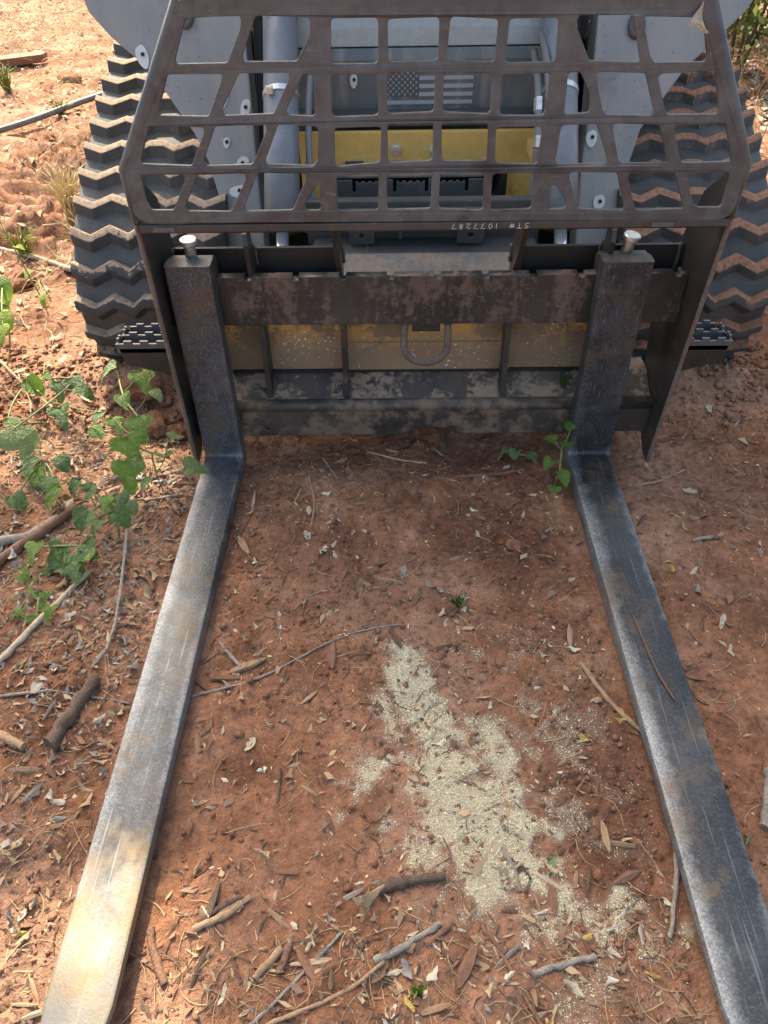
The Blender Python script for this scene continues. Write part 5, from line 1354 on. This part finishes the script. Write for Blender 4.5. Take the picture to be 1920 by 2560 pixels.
# ------------------------------------------------------------------ shrubs and shade trees
def leaf_cloud(name, pts, size, mat, parent, seed, up=.4):
    r2 = np.random.default_rng(seed); n = len(pts)
    s = size * r2.uniform(.6, 1.25, n)
    d = r2.normal(0, 1, (n, 3)); d[:, 2] += up; d /= np.linalg.norm(d, axis=1, keepdims=True)
    t = np.cross(d, r2.normal(0, 1, (n, 3))); t /= np.linalg.norm(t, axis=1, keepdims=True); b = np.cross(d, t)
    q = np.array([(-1, 0), (-.1, -.45), (1, 0), (-.1, .45)])
    v = pts[:, None, :] + (t[:, None, :] * q[None, :, 0, None] + b[:, None, :] * q[None, :, 1, None]) * s[:, None, None]
    v[:, 1::2, :] += d[:, None, :] * (s[:, None, None] * .12)
    f = np.arange(4)[None] + (np.arange(n) * 4)[:, None]
    return put(name, mesh_np(name, v.reshape(-1, 3), f, mat), parent)
def shrub(x, y, h, w, n, label, seed):
    root = thing('shrub', (x, y, 0), label, 'shrub', 'shrubs at the edge of the wood')
    r2 = np.random.default_rng(seed); mb = MB(); cl = []
    for i in range(16):
        a = r2.uniform(0, 6.28); e = r2.uniform(.2, 1.0); tip = np.array([x + math.cos(a) * w * e, y + math.sin(a) * w * e, h * r2.uniform(.45, 1.0)])
        p = catmull([(x + math.cos(a) * .06, y + math.sin(a) * .06, -.02), ((x + tip[0]) / 2 + r2.uniform(-.1, .1), (y + tip[1]) / 2 + r2.uniform(-.1, .1), tip[2] * .6), tuple(tip)], 5)
        mb.tube(p, np.linspace(.011, .003, len(p)), 5)
        for k in range(len(p) // 3, len(p)): cl.append(np.array(p[k]))
    mb.build('branches', M['bark'], root, smooth=True)
    cl = np.array(cl); pts = cl[r2.integers(0, len(cl), n)] + r2.normal(0, .09, (n, 3)); pts = pts[pts[:, 2] > .05]
    leaf_cloud('foliage', pts, .030, M['leaf_bush'], root, seed)
for i, (x, y, h, w, n) in enumerate([(2.35, 4.6, 1.1, .6, 2600), (2.95, 5.4, 1.5, .8, 3600), (2.2, 5.6, 1.3, .6, 2600), (3.4, 4.6, 1.3, .7, 2600), (2.75, 6.6, 1.8, .9, 3800), (2.0, 6.9, 1.5, .7, 3000)]):
    shrub(x, y, h, w, n, ['nearest leafy shrub behind the muddy track', 'broad shrub behind the nearest one', 'shrub half hidden by the muddy track', 'shrub at the picture edge', 'tall shrub at the back of the wood edge', 'shrub behind the loader arm'][i], 60 + i)

def tree(x, y, h, crown, n, label, seed, lean=(0, 0), trunk_r=.16):
    root = thing('shade_tree', (x, y, 0), label, 'tree', 'shade trees behind the loader')
    r2 = np.random.default_rng(seed); mb = MB()
    top = (x + lean[0], y + lean[1], h)
    tp = catmull([(x, y, -.1), (x + lean[0] * .2, y + lean[1] * .2, h * .35), (x + lean[0] * .6, y + lean[1] * .6, h * .7), top], 6)
    mb.tube(tp, np.linspace(trunk_r, .04, len(tp)), 10); mb.build('trunk', M['bark'], root, smooth=True)
    lim = MB(); cl = []
    for (cx, cy, cz, r) in crown:
        for k in range(9):
            d = r2.normal(0, 1, 3); d /= np.linalg.norm(d); tip = np.array([cx, cy, cz]) + d * r * r2.uniform(.45, 1.0)
            q = min(tp[4:], key=lambda m: (m - Vector(tip)).length)
            p = catmull([tuple(q), tuple((np.array(q) + np.array([cx, cy, cz])) / 2 + r2.normal(0, .15, 3)), (cx, cy, cz), tuple(tip)], 4)
            lim.tube(p, np.linspace(.05, .006, len(p)), 5)
            cl += [np.array(m) for m in p[7:]] + [tip] * 3
    lim.build('limbs', M['bark'], root, smooth=True)
    cl = np.array(cl); pts = cl[r2.integers(0, len(cl), n)] + r2.normal(0, .24, (n, 3))
    # crown shaped for the light: leaves shading the chosen sunlit ground are dropped
    gx = pts[:, 0] - to_sun.x * pts[:, 2] / to_sun.z; gy = pts[:, 1] - to_sun.y * pts[:, 2] / to_sun.z
    gap = ((gx < -.52 + .12 * (gy - 1.3)) & (gy > 1.27)) | ((gx < -.22) & (gy < .50))
    pts = pts[~gap | (r2.random(n) < .04)]
    leaf_cloud('crown', pts, .085, M['leaf_tree'], root, seed, .8)
tree(.35, 6.9, 6.4, [(-2.15, 5.55, 5.5, .5), (-2.62, 5.62, 5.5, .38), (-1.75, 5.25, 5.5, .6), (-1.3, 5.3, 5.6, .7), (-.8, 5.5, 5.5, .8), (-.3, 6.0, 5.6, .9), (-1.1, 6.2, 6.2, .9), (.3, 6.2, 5.8, .9)], 19000, 'tall unseen tree behind the loader with crown shaped to shade the forks', 81, (-.5, -.6))  # out of view; leaf clumps laid along sun rays to shade the forks
tree(3.6, 7.2, 6.5, [(2.2, 6.4, 5.4, 1.0), (3.2, 6.4, 5.8, 1.1), (1.4, 6.8, 6.2, 1.0), (4.2, 7.2, 5.4, 1.2), (2.8, 7.6, 6.8, 1.2)], 15000, 'shade tree beside the shrubs at the edge of the wood', 82, (-.8, -.3))
